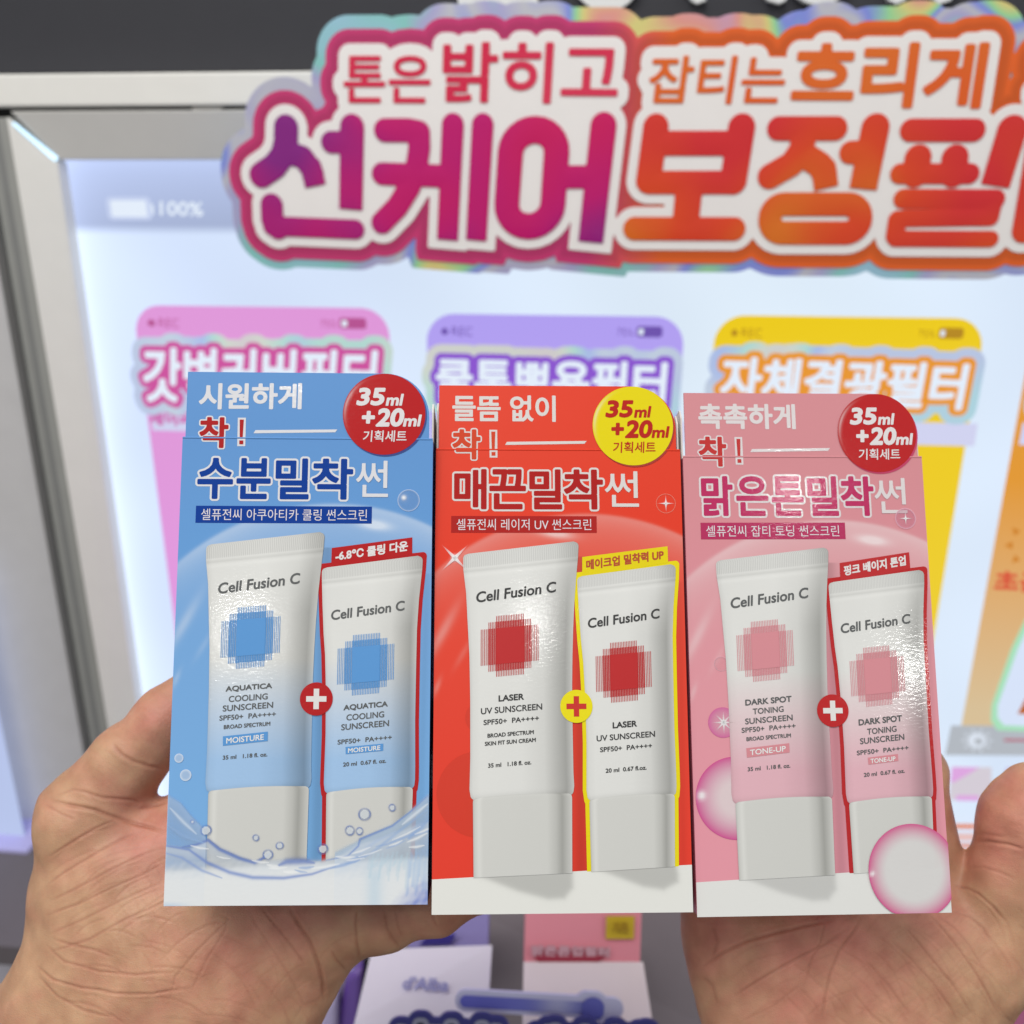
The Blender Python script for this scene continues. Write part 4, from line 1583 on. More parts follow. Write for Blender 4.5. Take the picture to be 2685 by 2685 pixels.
    # side dust flaps standing behind the tab
    for sgn in (-1, 1):
        if sgn < 0 and i == 0:
            continue
        x = sgn * (hw - 0.0002)
        xi = x - sgn * 0.0005
        hh = 0.0125 if sgn > 0 else 0.0165
        prof = [(0.002, 0), (0.002, hh - .003), (0.004, hh), (0.022, hh * .8), (0.028, 0)]
        V = [(x, y, BH / 1000 - 0.0004 + z) for y, z in prof] + [(xi, y, BH / 1000 - 0.0004 + z) for y, z in prof]
        n = len(prof)
        F = [list(range(n)), list(range(n, 2 * n))[::-1]] + [[k, k + n, (k + 1) % n + n, (k + 1) % n] for k in range(n)]
        link_mesh('dust_flap', V, F, card_edge, root)

    white = foil('foil_white_%d' % i, S_['out'])
    # ---------- headline lettering
    h = S_['headq']
    art_text('headline', [(S_['head'], *h)], 2.2, white, root, 0.28 if i != 1 else 0.22, 0.15)
    oc_ = [('착', (5.6, -6.2), (13.9, -6.2), (5.6, 2.9))]
    f = text_field(oc_, 0.13, 1.4)
    V, F = f.shape(0.78)
    art_shape('exclaim_outline', V, F, 2.2, white, root)
    redm = foil('exclaim_ink_%d' % i, S_['chak'])
    V, F = f.shape(0.34)
    art_shape('exclaim_lettering', V, F, 3.2, redm, root)
    art_poly('mark_outline', [(17.0, -6.4), (19.5, -6.4), (19.6, 2.6), (17.1, 2.6)], 2.2, white, root)
    art_poly('mark_stem', [(17.6, -5.8), (18.9, -5.8), (18.7, 0.2), (17.8, 0.2)], 3.2, redm, root)
    art_poly('mark_dot', [(17.7, 0.8), (18.95, 0.8), (18.95, 2.0), (17.7, 2.0)], 3.2, redm, root)
    art_poly('dash', [(22.6, -2.5), (48.0, -2.9), (47.3, -2.0), (22.0, -1.5)], 2.2, white, root)
    # ---------- product title
    v0, v1 = 6.7, 18.8
    items = [(g, (a, v0), (b, v0), (a, v1)) for g, a, b in S_['title']]
    f = text_field(items, 0.13, 1.4)
    V, F = f.shape(1.0)
    art_shape('title_outline', V, F, 2.2, white, root)
    V, F = f.shape(0.38)
    art_shape('title_lettering', V, F, 3.2, foil('title_ink_%d' % i, S_['tcol']), root)
    a, b = S_['sun']
    art_text('title_ending', [('썬', (a, 7.0), (b, 7.0), (a, 18.2))], 4.2, white, root, 0.1)
    sm = foil('strip_ink_%d' % i, S_['strip'])
    art_poly('name_strip', [(5.1, 21.3), (S_['stripx'], 21.3), (S_['stripx'], 26.6), (5.1, 26.6)], 2.2, sm, root)
    art_text('strip_lettering', [(S_['st'], (6.8, 22.2), (S_['stx'], 22.2), (6.8, 25.75))], 3.4, mat('strip_white', (226, 220, 224), 0.4, KP), root, 0.0, 0.09)

    # ---------- badge
    bx, by, br = 62.5 + S_['bdx'], -7.9, 12.9
    bd = S_['bdx']

    def bprof(rho, th, c=linA(S_['badge'], KP)):
        out = rgba(0, rho.shape)
        d = np.exp(-(((th - R_(200)) / .45) ** 2)) * np.exp(-((rho - .94) / .025) ** 2)
        out[..., :3] = c * (1 - .5 * d[..., None]) + .8 * .5 * d[..., None]
        return out
    disc('badge_shadow', bx + 0.45, by + 0.55, br, 3.8, mat('badge_rim_%d' % i, S_['bring'], 0.4, KP), root, lambda rho, th: rgba(0.5, rho.shape), clip=False)
    disc('badge', bx, by, br, 5.5, GLOSS, root, bprof, clip=False)
    bm = foil('badge_ink_%d' % i, S_['btxt'])
    e = bd - 0.2
    art_text('badge_lettering', [('35', (55.1 + e, -15.9), (63.0 + e, -16.0), (54.2 + e, -10.8)),
                                 ('+', (56.2 + e, -8.5), (59.6 + e, -8.5), (56.0 + e, -5.1)), ('20', (61.3 + e, -9.4), (69.1 + e, -9.5), (60.4 + e, -4.1))], 6.8, bm, root, 0.34, 0.1)
    art_text('badge_units', [('ml', (63.9 + e, -14.1), (68.6 + e, -14.2), (63.3 + e, -10.7)), ('ml', (69.4 + e, -7.5), (74.3 + e, -7.6), (68.8 + e, -4.1))], 6.8, bm, root, 0.2, 0.08)
    art_text('badge_caption', [('기획세트', (56.4 + e, -2.6), (69.9 + e, -2.7), (56.2 + e, 0.95))], 6.8, bm, root, 0.05, 0.1)

    # ---------- tube prints
    f1, f2_ = edge_fn(T1L, T1R, dx * .9), edge_fn(T2L, T2R, dx)
    # outline round the small tube
    sL = [(u + dx, v) for u, v in T2L] + [(47.0 + dx, 107.3), (47.3 + dx, 128.4)]
    sR = [(u + dx, v) for u, v in T2R] + [(73.0 + dx, 106.2), (72.6 + dx, 127.2)]
    poly = sL + sR[::-1]
    segs = np.array([(*a, *b) for a, b in zip(poly, poly[1:] + poly[:1])])
    f = Field(44, 33, 77, 129, 0.2, 2.0)
    f.add_outline(segs)
    cut = (f.Y[:, None] - (128.4 - 0.046 * (f.X[None, :] - 47)))
    f.D = np.maximum(f.D, cut + 1.15)
    V, F = f.shape(1.15)
    linem = foil('contour_ink_%d' % i, S_['line'])
    art_shape('contour_line', V, F, 3.0, linem, root)
    tx0, tx1 = S_['tagx']
    sl_ = 0.13
    tagq = [(tx0, 34.2 + 0.0), (tx1, 30.8), (tx1 + .05, 36.0), (tx0 - .1, 40.5)]
    tg = art_poly('callout_tag', tagq, 3.6, foil('tag_ink_%d' % i, S_['tag']), root)
    t0, t1 = tx0 + 1.3, tx1 - 1.4
    yy0, yy1 = 35.2, 31.9
    art_text('callout_lettering', [(S_['tagt'], (t0, yy0), (t1, yy1), (t0, yy0 + 3.0))], 4.6, mat('callout_ink_%d' % i, S_['tagc'], 0.4, KP), root, 0.12, 0.08)
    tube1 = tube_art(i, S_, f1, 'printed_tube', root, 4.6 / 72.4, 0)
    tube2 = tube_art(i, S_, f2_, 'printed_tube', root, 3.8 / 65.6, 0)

    def cap_col(s, t, u, v, w=0):
        a = np.interp(s, [0, .02, .06, .1, .75, .84, .9, .96, 1], [190, 208, 222, 211, 209, 190, 164, 190, 204])
        a = a + 6 * np.exp(-(t / .02) ** 2) - 10 * np.exp(-((t - .0) / .006) ** 2)
        out = rgba(0, s.shape)
        out[..., :3] = linA(np.stack([a, a, a - 5], -1), KP)
        return out
    for (TL, TR, BL, BR) in (((12.0, 107.0), (41.9, 105.8), (12.3, 129.9), (41.7, 128.8)), ((47.1, 107.5), (73.0, 106.1), (47.4, 128.5), (72.5, 127.2))):
        def fn(s, t, TL=TL, TR=TR, BL=BL, BR=BR):
            r = 1.2
            dd = t * 22
            ins = np.where(dd < r, r - np.sqrt(np.clip(r * r - (r - dd) ** 2, 0, None)), 0) * .8
            ul = TL[0] + (BL[0] - TL[0]) * t + ins
            ur = TR[0] + (BR[0] - TR[0]) * t - ins
            bow = 0.55 * np.sin(np.pi * s) * (1 - t)
            return ul + (ur - ul) * s + dx, (TL[1] + (TR[1] - TL[1]) * s) * (1 - t) + (BL[1] + (BR[1] - BL[1]) * s) * t - bow
        art_grid('printed_cap', fn, 90, 60, 5.8, SATIN, root, cap_col)

    ink = S_['ink']
    g = dx
    art_text('brand_lettering', [('Cell Fusion C', (13.0 + g, 45.2), (37.6 + g, 41.9), (12.8 + g, 48.4))], 7, ink, root, 0.10, 0.1)
    art_text('brand_lettering', [('Cell Fusion C', (47.5 + g, 53.4), (69.7 + g, 50.3), (47.4 + g, 56.3))], 7, ink, root, 0.09, 0.1)
    hatch_logo(S_, 19.0 + g, 56.3, 8.5, 11.0, 0.09, 7, root)
    hatch_logo(S_, 54.2 + g, 64.5, 8.2, 10.8, 0.09, 7, root)

    def line(body, u0, u1, vtop, h_, slope=-0.075, off=0.045, layer=7, m=ink, nm='printed_line'):
        d = u1 - u0
        art_text(nm, [(body, (u0, vtop), (u1, vtop + slope * d), (u0 - 0.0, vtop + h_))], layer, m, root, off, 0.065)
    if i == 1:
        line('LASER', 20.0, 27.6, 76.7, 1.75, off=.085)
        line('UV SUNSCREEN', 14.6, 33.2, 80.5, 1.8)
        line('SPF50+  PA++++', 15.4, 32.2, 84.0, 1.5)
        line('BROAD SPECTRUM', 16.6, 30.6, 88.1, 1.15)
        line('SKIN FIT SUN CREAM', 15.8, 31.2, 90.5, 1.15)
        line('35 ml   1.18 fl. oz.', 16.8, 29.8, 96.9, 1.2)
        line('LASER', 54.8, 62.1, 84.9, 1.7, off=.085)
        line('UV SUNSCREEN', 49.8, 67.6, 88.8, 1.7)
        line('SPF50+  PA++++', 50.8, 66.6, 92.3, 1.4)
        line('20 ml  0.67 fl.oz.', 52.4, 64.8, 98.6, 1.2)
    else:
        e = dx + (0.2 if i == 2 else 0)
        n_ = S_['names']
        if i == 0:
            line(n_[0], 16.2, 30.0, 76.3, 1.75, off=.08)
            line(n_[1], 17.2, 28.8, 79.2, 1.75)
            line(n_[2], 15.5, 30.5, 82.0, 1.75)
        else:
            line(n_[0], 17.2, 31.6, 76.5, 1.7, off=.08)
            line(n_[1], 19.4, 29.0, 79.2, 1.7)
            line(n_[2], 16.9, 31.7, 82.2, 1.7)
        line('SPF50+  PA++++', 14.6 + e, 31.4 + e, 85.0, 1.45)
        line(S_['two'], 16.0 + e, 29.8 + e, 87.8, 1.15)
        pm = mat('pill_ink_%d' % i, S_['logo'], 0.4, KP)
        pw = mat('pill_white', (232, 232, 230), 0.4, KP)
        art_poly('pill', [(15.8 + e, 91.1), (29.2 + e, 89.7), (29.2 + e, 92.5), (15.9 + e, 93.9)], 7, pm, root)
        line(S_['pill'], 16.9 + e, 28.0 + e, 91.6, 1.6, -0.1, layer=8, m=pw)
        line('35 ml   1.18 fl. oz.', 16.0 + e, 29.2 + e, 96.8, 1.15)
        if i == 0:
            line(n_[0], 51.8, 65.0, 81.9, 1.75, -0.09, off=.08)
            line(n_[1], 52.7, 64.0, 84.7, 1.75, -0.09)
            line(n_[2], 51.2, 65.5, 87.6, 1.75, -0.09)
        else:
            line(n_[0], 52.4, 66.0, 82.8, 1.75, -0.09, off=.08)
            line(n_[1], 54.9, 64.1, 85.6, 1.75, -0.09)
            line(n_[2], 52.5, 66.4, 88.5, 1.75, -0.09)
        e2 = dx + (.2 if i == 2 else 0)
        line('SPF50+  PA++++', 50.2 + e2, 66.4 + e2, 92.2, 1.35, -0.09)
        pz = 0.9 if i == 2 else 0
        art_poly('pill', [(52.6 + e2 + pz, 94.3), (63.9 + e2 - pz, 93.3), (63.9 + e2 - pz, 95.4), (52.7 + e2 + pz, 96.4)], 7, pm, root)
        line(S_['pill'], 53.4 + e2 + pz, 63.0 + e2 - pz, 94.7, 1.3, -0.09, layer=8, m=pw)
        line('20 ml  0.67 fl. oz.', 52.0 + e2, 64.8 + e2, 98.9, 1.15, -0.09)

    # ---------- plus sign between the tubes
    pu, pv = 43.5 + dx, 80.0
    disc('plus_disc', pu, pv, 4.95, 8.5, foil('plus_ink_%d' % i, S_['plus']), root, lambda rho, th: rgba(0.5, rho.shape))
    a, b = 3.05, 0.82
    art_poly('plus_cross', [(pu - a, pv - b), (pu - b, pv - b), (pu - b, pv - a), (pu + b, pv - a), (pu + b, pv - b), (pu + a, pv - b), (pu + a, pv + b), (pu + b, pv + b), (pu + b, pv + a), (pu - b, pv + a), (pu - b, pv + b), (pu - a, pv + b)], 9.8,
             mat('plus_cross_ink_%d' % i, S_['plusx'], 0.4, KP), root)

    # ---------- extras
    if i == 0:
        disc('printed_drop', 70.5, 19.3, 3.45, 4.5, SATINA, root, ring_prof((196, 214, 240), (130, 170, 220), 0.25, 0.8, 0.8, (210, .5, .3)))
        disc('printed_drop', 2.9, 97.5, 1.35, 4.5, SATINA, root, ring_prof((220, 232, 246), (180, 208, 240), 0.8, 0.9, 0.5))
        disc('printed_drop', 5.1, 102.5, 1.7, 4.5, SATINA, root, ring_prof((220, 232, 246), (180, 208, 240), 0.8, 0.9, 0.5))
        splash_sheet(root)
    if i == 1:
        disc('printed_ring', 72.8, 17.2, 3.1, 4.5, SATINA, root, ring_prof((240, 190, 170), (222, 90, 60), 0.0, 0.7, 0.9))
        sparkle(72.8, 17.2, 2.3, 5.2, root, 4, 0)
        sparkle(6.3, 34.5, 4.6, 5.2, root, 4, 45)
    if i == 2:
        disc('printed_bubble', 71.2, 20.0, 3.4, 4.6, SATINA, root, ring_prof((240, 190, 205), (216, 130, 160), 0.25, 0.8, 0.75))
        sparkle(71.2, 20.0, 2.0, 5.4, root, 4, 0)
        disc('printed_bubble', 13.1, 105.9, 12.3, 3.2, GLOSSA, root, ring_prof((214, 84, 150), (240, 222, 224), 0.85, 0.95, 0.35, (185, .85, .1)))
        disc('printed_bubble', 10.0, 83.3, 4.6, 3.4, SATINA, root, ring_prof((214, 104, 160), (234, 170, 190), 0.7, 0.95, 0.3))
        sparkle(10.2, 83.3, 3.0, 4.0, root, 8, 0)
        disc('printed_bubble', 10.1, 65.5, 2.3, 3.4, SATINA, root, ring_prof((232, 190, 200), (224, 160, 170), 0.1, 0.6, 0.7))
        disc('printed_bubble', 66.7, 128.0, 13.9, 11, GLOSSA, root, ring_prof((216, 90, 146), (234, 232, 230), 0.86, 0.95, 0.6, (178, .92, .05)))

# ================================================================== hands
def build_hand(prims, lo, hi, h):
    """smooth union of tapered limbs on a grid (camera axes, millimetres), meshed with surface nets"""
    ax = [np.arange(lo[k], hi[k] + h, h, dtype=np.float32) for k in range(3)]
    X, Y, Z = np.meshgrid(*ax, indexing='ij', sparse=True)
    D = None
    for grp, kg in prims:
        G = None
        for a, b, ra, rb, kz, k in grp:
            a, b = np.array(a, np.float32), np.array(b, np.float32)
            d = b - a
            L = (d[0] ** 2 + d[1] ** 2 + (d[2] * kz) ** 2) + 1e-6
            px, py, pz = X - a[0], Y - a[1], (Z - a[2]) * kz
            t = np.clip((px * d[0] + py * d[1] + pz * d[2] * kz) / L, 0, 1)
            q = np.sqrt((px - t * d[0]) ** 2 + (py - t * d[1]) ** 2 + (pz - t * d[2] * kz) ** 2) - (ra + (rb - ra) * t)
            if kz > 1:
                q = q / (0.5 + 0.5 * kz) * 1.0 + 0 * q
            if G is None:
                G = q
            else:
                hh = np.clip(k - np.abs(G - q), 0, None) / k
                G = np.minimum(G, q) - hh * hh * k * 0.25
        if D is None:
            D = G
        else:
            hh = np.clip(kg - np.abs(D - G), 0, None) / kg
            D = np.minimum(D, G) - hh * hh * kg * 0.25
    D = D.astype(np.float32)
    # surface nets
    ins = D < 0
    c = [ins[i:ins.shape[0] - 1 + i, j:ins.shape[1] - 1 + j, k:ins.shape[2] - 1 + k] for i in (0, 1) for j in (0, 1) for k in (0, 1)]
    sm = sum(x.astype(np.uint8) for x in c)
    act = np.argwhere((sm > 0) & (sm < 8))
    vid = -np.ones(sm.shape, np.int32)
    vid[tuple(act.T)] = np.arange(len(act))
    acc = np.zeros((len(act), 3))
    num = np.zeros(len(act))
    cor = [(i, j, k) for i in (0, 1) for j in (0, 1) for k in (0, 1)]
    vals = {q: D[act[:, 0] + q[0], act[:, 1] + q[1], act[:, 2] + q[2]] for q in cor}
    for q in cor:
        for a_ in range(3):
            if q[a_] == 0:
                r = list(q)
                r[a_] = 1
                r = tuple(r)
                v0, v1 = vals[q], vals[r]
                m = (v0 < 0) != (v1 < 0)
                t = np.where(m, v0 / np.where(m, v0 - v1, 1), 0)
                p = np.array(q, float)[None] + np.zeros((len(act), 1))
                p[:, a_] += t
                acc += p * m[:, None]
                num += m
    P = (act + acc / num[:, None]) * h + np.array(lo)
    F = []
    for a_ in range(3):
        b_, c_ = (a_ + 1) % 3, (a_ + 2) % 3
        s0 = [slice(None)] * 3
        s1 = [slice(None)] * 3
        s0[a_], s1[a_] = slice(0, -1), slice(1, None)
        e = ins[tuple(s0)] != ins[tuple(s1)]
        idx = np.argwhere(e)
        ok = (idx[:, b_] > 0) & (idx[:, c_] > 0) & (idx[:, b_] < vid.shape[b_]) & (idx[:, c_] < vid.shape[c_])
        idx = idx[ok]
        up = ins[tuple(idx.T)]
        quad = []
        for db, dc in ((0, 0), (-1, 0), (-1, -1), (0, -1)):
            q = idx.copy()
            q[:, b_] += db
            q[:, c_] += dc
            quad.append(vid[tuple(q.T)])
        quad = np.stack(quad, 1)
        quad[~up] = quad[~up][:, ::-1]
        F.append(quad)
    F = np.concatenate(F)
    # relax a little
    E_ = np.concatenate([F[:, [0, 1]], F[:, [1, 2]], F[:, [2, 3]], F[:, [3, 0]]])
    for _ in range(4):
        A = np.zeros_like(P)
        n = np.zeros(len(P))
        np.add.at(A, E_[:, 0], P[E_[:, 1]])
        np.add.at(n, E_[:, 0], 1)
        P = 0.4 * P + 0.6 * A / n[:, None]
    return P, F


def vnorm(P, F):
    a = P[F[:, 2]] - P[F[:, 0]]
    b = P[F[:, 3]] - P[F[:, 1]]
    n = np.cross(a, b)
    N = np.zeros_like(P)
    for k in range(4):
        np.add.at(N, F[:, k], n)
    return N / (np.linalg.norm(N, axis=1)[:, None] + 1e-12)


def cm(px, py, z):
    return ((px - CPX) / FPX * z, (py - CPX) / FPX * z, z)


def limb(p0, p1, r0, r1, kz=1.0, k=6.0):
    """points (px, py, depth mm), radii in photograph pixels"""
    return (cm(*p0), cm(*p1), r0 * p0[2] / FPX, r1 * p1[2] / FPX, kz, k)


def crease_field(u, v, lines):
    """depth of skin folds: sum of thin gaussians round polylines (photo pixel units on the palm)"""
    H = np.zeros(len(u))
    Cc = np.zeros(len(u))
    for pts, dep, wd in lines:
        wd = max(3.0, wd * 0.62)
        P = np.array(pts, float)
        lo_, hi_ = P.min(0) - 6 * wd, P.max(0) + 6 * wd
        sel = np.nonzero((u > lo_[0]) & (u < hi_[0]) & (v > lo_[1]) & (v < hi_[1]))[0]
        if not len(sel):
            continue
        uu, vv = u[sel], v[sel]
        D = np.full(len(sel), 1e9)
        T = np.zeros(len(sel))
        n = len(P) - 1
        for k in range(n):
            (ax, ay), (bx, by) = P[k], P[k + 1]
            dx, dy = bx - ax, by - ay
            t = np.clip(((uu - ax) * dx + (vv - ay) * dy) / (dx * dx + dy * dy), 0, 1)
            d = np.hypot(uu - ax - t * dx, vv - ay - t * dy)
            T = np.where(d < D, (k + t) / n, T)
            D = np.minimum(D, d)
        fade = np.clip(np.minimum(T, 1 - T) * 6 + 0.15, 0, 1)
        H[sel] += dep * fade * (np.exp(-(D / wd) ** 2) - 0.25 * np.exp(-((D - 2.4 * wd) / (1.5 * wd)) ** 2))
        Cc[sel] = np.maximum(Cc[sel], fade * np.exp(-(D / (wd * 1.2)) ** 2) * min(1, dep / 0.55))
    return H, Cc


def family(region, ang, spacing, length, dep, wd, seed, jitter=0.35, curve=0.1):
    """a set of roughly parallel fine skin lines inside a rectangle"""
    rg = np.random.default_rng(seed)
    x0, y0, x1, y1 = region
    out = []
    c, s = math.cos(R_(ang)), math.sin(R_(ang))
    diag = math.hypot(x1 - x0, y1 - y0)
    cx, cy = (x0 + x1) / 2, (y0 + y1) / 2
    o = -diag / 2
    while o < diag / 2:
        t = -diag / 2
        while t < diag / 2:
            L = length * (0.5 + rg.random())
            ax, ay = cx + c * t - s * o, cy + s * t + c * o
            if x0 < ax < x1 and y0 < ay < y1:
                pts = []
                w_ = rg.normal() * jitter * 0.25
                for k in range(5):
                    q = k / 4
                    b = curve * L * (q - .5) ** 2 * 4 + rg.normal() * 1.2
                    pts.append((ax + c * L * q - s * (b + w_ * L * q), ay + s * L * q + c * (b + w_ * L * q)))
                out.append((pts, dep * (0.4 + 0.9 * rg.random()), wd))
            t += L * (0.8 + 0.7 * rg.random())
        o += spacing * (0.6 + 0.8 * rg.random())
    return out


skin, nt, b = nodes('skin')
at_ = nt.nodes.new('ShaderNodeAttribute')
at_.attribute_name = 'Col'
tc = nt.nodes.new('ShaderNodeTexCoord')
n1 = nt.nodes.new('ShaderNodeTexNoise')
n1.inputs['Scale'].default_value = 110
n1.inputs['Detail'].default_value = 5
nt.links.new(tc.outputs['Object'], n1.inputs['Vector'])
r1 = nt.nodes.new('ShaderNodeValToRGB')
r1.color_ramp.elements[0].position = 0.3
r1.color_ramp.elements[0].color = (0.86, 0.78, 0.76, 1)
r1.color_ramp.elements[1].position = 0.7
r1.color_ramp.elements[1].color = (1.1, 1.12, 1.1, 1)
nt.links.new(n1.outputs[0], r1.inputs[0])
mx = nt.nodes.new('ShaderNodeMix')
mx.data_type = 'RGBA'
mx.blend_type = 'MULTIPLY'
mx.inputs[0].default_value = 1.0
nt.links.new(at_.outputs['Color'], mx.inputs[6])
nt.links.new(r1.outputs[0], mx.inputs[7])
nt.links.new(mx.outputs[2], b.inputs['Base Color'])
b.inputs['Roughness'].default_value = 0.5
b.inputs['Specular IOR Level'].default_value = 0.35
b.inputs['Subsurface Weight'].default_value = 0.15
b.inputs['Subsurface Radius'].default_value = (1.0, 0.35, 0.2)
b.inputs['Subsurface Scale'].default_value = 0.0022
vo = nt.nodes.new('ShaderNodeTexVoronoi')
vo.feature = 'DISTANCE_TO_EDGE'
vo.inputs['Scale'].default_value = 1300
nt.links.new(tc.outputs['Object'], vo.inputs['Vector'])
n2 = nt.nodes.new('ShaderNodeTexNoise')
n2.inputs['Scale'].default_value = 500
n2.inputs['Detail'].default_value = 4
nt.links.new(tc.outputs['Object'], n2.inputs['Vector'])
ad = nt.nodes.new('ShaderNodeMath')
ad.operation = 'ADD'
nt.links.new(vo.outputs['Distance'], ad.inputs[0])
nt.links.new(n2.outputs[0], ad.inputs[1])
bp = nt.nodes.new('ShaderNodeBump')
bp.inputs['Strength'].default_value = 0.5
bp.inputs['Distance'].default_value = 0.0002
nt.links.new(ad.outputs[0], bp.inputs['Height'])
nt.links.new(bp.outputs[0], b.inputs['Normal'])


def hand(name, prims, lines, pinks, label, h=0.44):
    pts = np.array([q[k] for g, _ in prims for q in g for k in (0, 1)])
    rad = max(q[2] for g, _ in prims for q in g)
    lo = pts.min(0) - rad - 4
    hi = pts.max(0) + rad + 4
    lo[2], hi[2] = 300, 372
    hi[1] = min(hi[1], (2880 - CPX) / FPX * 335)
    hi[0] = min(hi[0], (2900 - CPX) / FPX * 335)
    lo[0] = max(lo[0], (-200 - CPX) / FPX * 335)
    P, F = build_hand(prims, lo, hi, h)
    N = vnorm(P, F)
    u, v = P[:, 0] / P[:, 2] * FPX + CPX, P[:, 1] / P[:, 2] * FPX + CPX
    front = np.clip(-N[:, 2] * 2.0 + 0.2, 0, 1)
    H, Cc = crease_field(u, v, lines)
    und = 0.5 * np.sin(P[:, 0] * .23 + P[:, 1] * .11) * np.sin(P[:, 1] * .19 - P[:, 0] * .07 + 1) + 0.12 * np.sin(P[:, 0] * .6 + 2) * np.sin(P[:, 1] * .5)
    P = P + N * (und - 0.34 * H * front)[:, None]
    base = linA([194, 152, 120])
    pink = linA([204, 140, 120])
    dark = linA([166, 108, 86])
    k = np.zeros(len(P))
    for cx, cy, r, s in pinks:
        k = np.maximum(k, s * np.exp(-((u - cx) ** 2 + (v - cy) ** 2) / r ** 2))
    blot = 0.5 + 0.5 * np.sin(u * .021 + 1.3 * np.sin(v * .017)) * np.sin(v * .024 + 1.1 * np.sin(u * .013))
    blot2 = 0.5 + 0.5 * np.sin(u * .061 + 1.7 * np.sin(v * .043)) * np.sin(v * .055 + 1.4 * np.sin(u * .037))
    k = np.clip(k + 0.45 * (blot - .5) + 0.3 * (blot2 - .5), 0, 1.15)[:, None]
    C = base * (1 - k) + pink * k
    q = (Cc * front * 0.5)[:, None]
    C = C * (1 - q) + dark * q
    Pw = CAM + (C2W @ (P.T / 1000)).T
    o0 = Pw[P[:, 1] > np.percentile(P[:, 1], 95)].mean(0)
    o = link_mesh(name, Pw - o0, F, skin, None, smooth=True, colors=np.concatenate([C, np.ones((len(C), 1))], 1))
    o.location = o0
    tag(o, label, 'hand', 'hands holding the cartons')
    return o


Lh = [([
    limb((300, 2330, 331), (345, 2520, 327), 214, 245, 1.55, 8),          # thenar pad
    limb((600, 2590, 329), (470, 2660, 329), 238, 250, 1.6, 22),          # heel of the hand
    limb((570, 2345, 335), (780, 2330, 335), 165, 150, 1.7, 16),          # palm behind the cartons
    limb((508, 2182, 335), (660, 2120, 337), 114, 108, 1.2, 8),          # root of the index
    limb((430, 2500, 329), (640, 2480, 330), 230, 200, 1.6, 22),
    limb((252, 2745, 331), (-90, 3030, 335), 290, 245, 1.3, 14),         # wrist and forearm
], 10), ([
    limb((222, 2150, 331), (330, 1995, 333), 130, 88, 1.1, 6),           # thumb
    limb((335, 2003, 333), (432, 1893, 334), 92, 84, 1.0, 5),
    limb((432, 1893, 334), (520, 1790, 335), 82, 58, 1.05, 5),
], 6.0), ([
    limb((780, 2440, 327), (1000, 2398, 322), 128, 92, 1.1, 5),           # little finger under the cartons
    limb((1000, 2398, 322), (1140, 2372, 320), 88, 74, 1.0, 4),
    limb((1140, 2372, 320), (1245, 2350, 320), 72, 50, 1.05, 4),
], 10.0), ([
    limb((800, 2250, 338), (1030, 2180, 339), 95, 84, 1.0, 4),           # ring
    limb((1030, 2180, 339), (1230, 2110, 339), 80, 58, 1.0, 4),
], 6.0), ([
    limb((790, 2110, 340), (1010, 1980, 340), 95, 84, 1.0, 4),           # middle
    limb((1010, 1980, 340), (1200, 1880, 340), 80, 58, 1.0, 4),
], 5.0), ([
    limb((660, 2080, 339), (850, 1900, 339), 96, 82, 1.0, 4),            # index
    limb((850, 1900, 339), (990, 1760, 339), 80, 58, 1.0, 4),
], 5.0)]

LL_ = [
    ([(135, 2100), (187, 2112), (249, 2124), (292, 2140), (335, 2154), (378, 2163), (440, 2185)], 1.5, 7),
    ([(215, 2075), (272, 2092), (346, 2096), (366, 2104)], 0.8, 6),
    ([(298, 1949), (306, 1965), (321, 1980), (352, 1998), (392, 2010), (430, 2014)], 0.9, 7),
    ([(150, 2085), (190, 2070), (230, 2078), (250, 2100)], 0.35, 4),
    ([(120, 2110), (160, 2135), (200, 2150)], 0.4, 5),
    ([(366, 2122), (400, 2112), (440, 2102)], 0.8, 6),
    ([(130, 2246), (170, 2220), (207, 2197), (250, 2172), (300, 2150)], 0.55, 4),
    ([(122, 2323), (165, 2290), (211, 2262), (255, 2236), (310, 2205), (360, 2180)], 0.5, 3.5),
    ([(134, 2363), (200, 2330), (260, 2298), (330, 2262), (400, 2232)], 0.45, 3.5),
    ([(125, 2400), (200, 2372), (290, 2330), (380, 2290), (430, 2262)], 0.5, 3.5),
    ([(130, 2450), (220, 2410), (320, 2360), (430, 2310)], 0.4, 3.5),
    ([(120, 2500), (230, 2465), (330, 2410), (430, 2365), (470, 2340)], 0.5, 4),
    ([(140, 2462), (190, 2478), (245, 2490), (300, 2510)], 0.6, 4),
    ([(98, 2534), (138, 2567), (211, 2591), (300, 2604), (400, 2606), (500, 2590)], 0.9, 5),
    ([(101, 2560), (150, 2612), (220, 2650), (300, 2668)], 0.6, 5),
    ([(120, 2480), (170, 2520), (260, 2548), (360, 2556), (460, 2548)], 0.6, 4),
    ([(560, 2392), (600, 2410), (560, 2450), (510, 2500), (460, 2560), (440, 2640)], 0.4, 4),
    ([(600, 2385), (590, 2440), (540, 2520), (500, 2600)], 0.35, 4),
    ([(650, 2385), (700, 2470), (760, 2560), (800, 2640)], 0.3, 5),
    ([(686, 2380), (727, 2433), (770, 2490), (800, 2530)], 0.7, 5),
    ([(760, 2380), (784, 2427), (815, 2475), (836, 2530), (847, 2580), (850, 2625)], 1.7, 7),
    ([(868, 2490), (885, 2520), (908, 2548)], 0.6, 5),
    ([(932, 2380), (930, 2420), (934, 2470), (944, 2522)], 1.1, 6),
    ([(1008, 2380), (1014, 2430), (1030, 2462), (1048, 2486)], 0.8, 6),
    ([(1036, 2385), (1044, 2430), (1054, 2455)], 0.4, 4),
    ([(1130, 2380), (1134, 2405), (1146, 2430)], 0.8, 5),
]
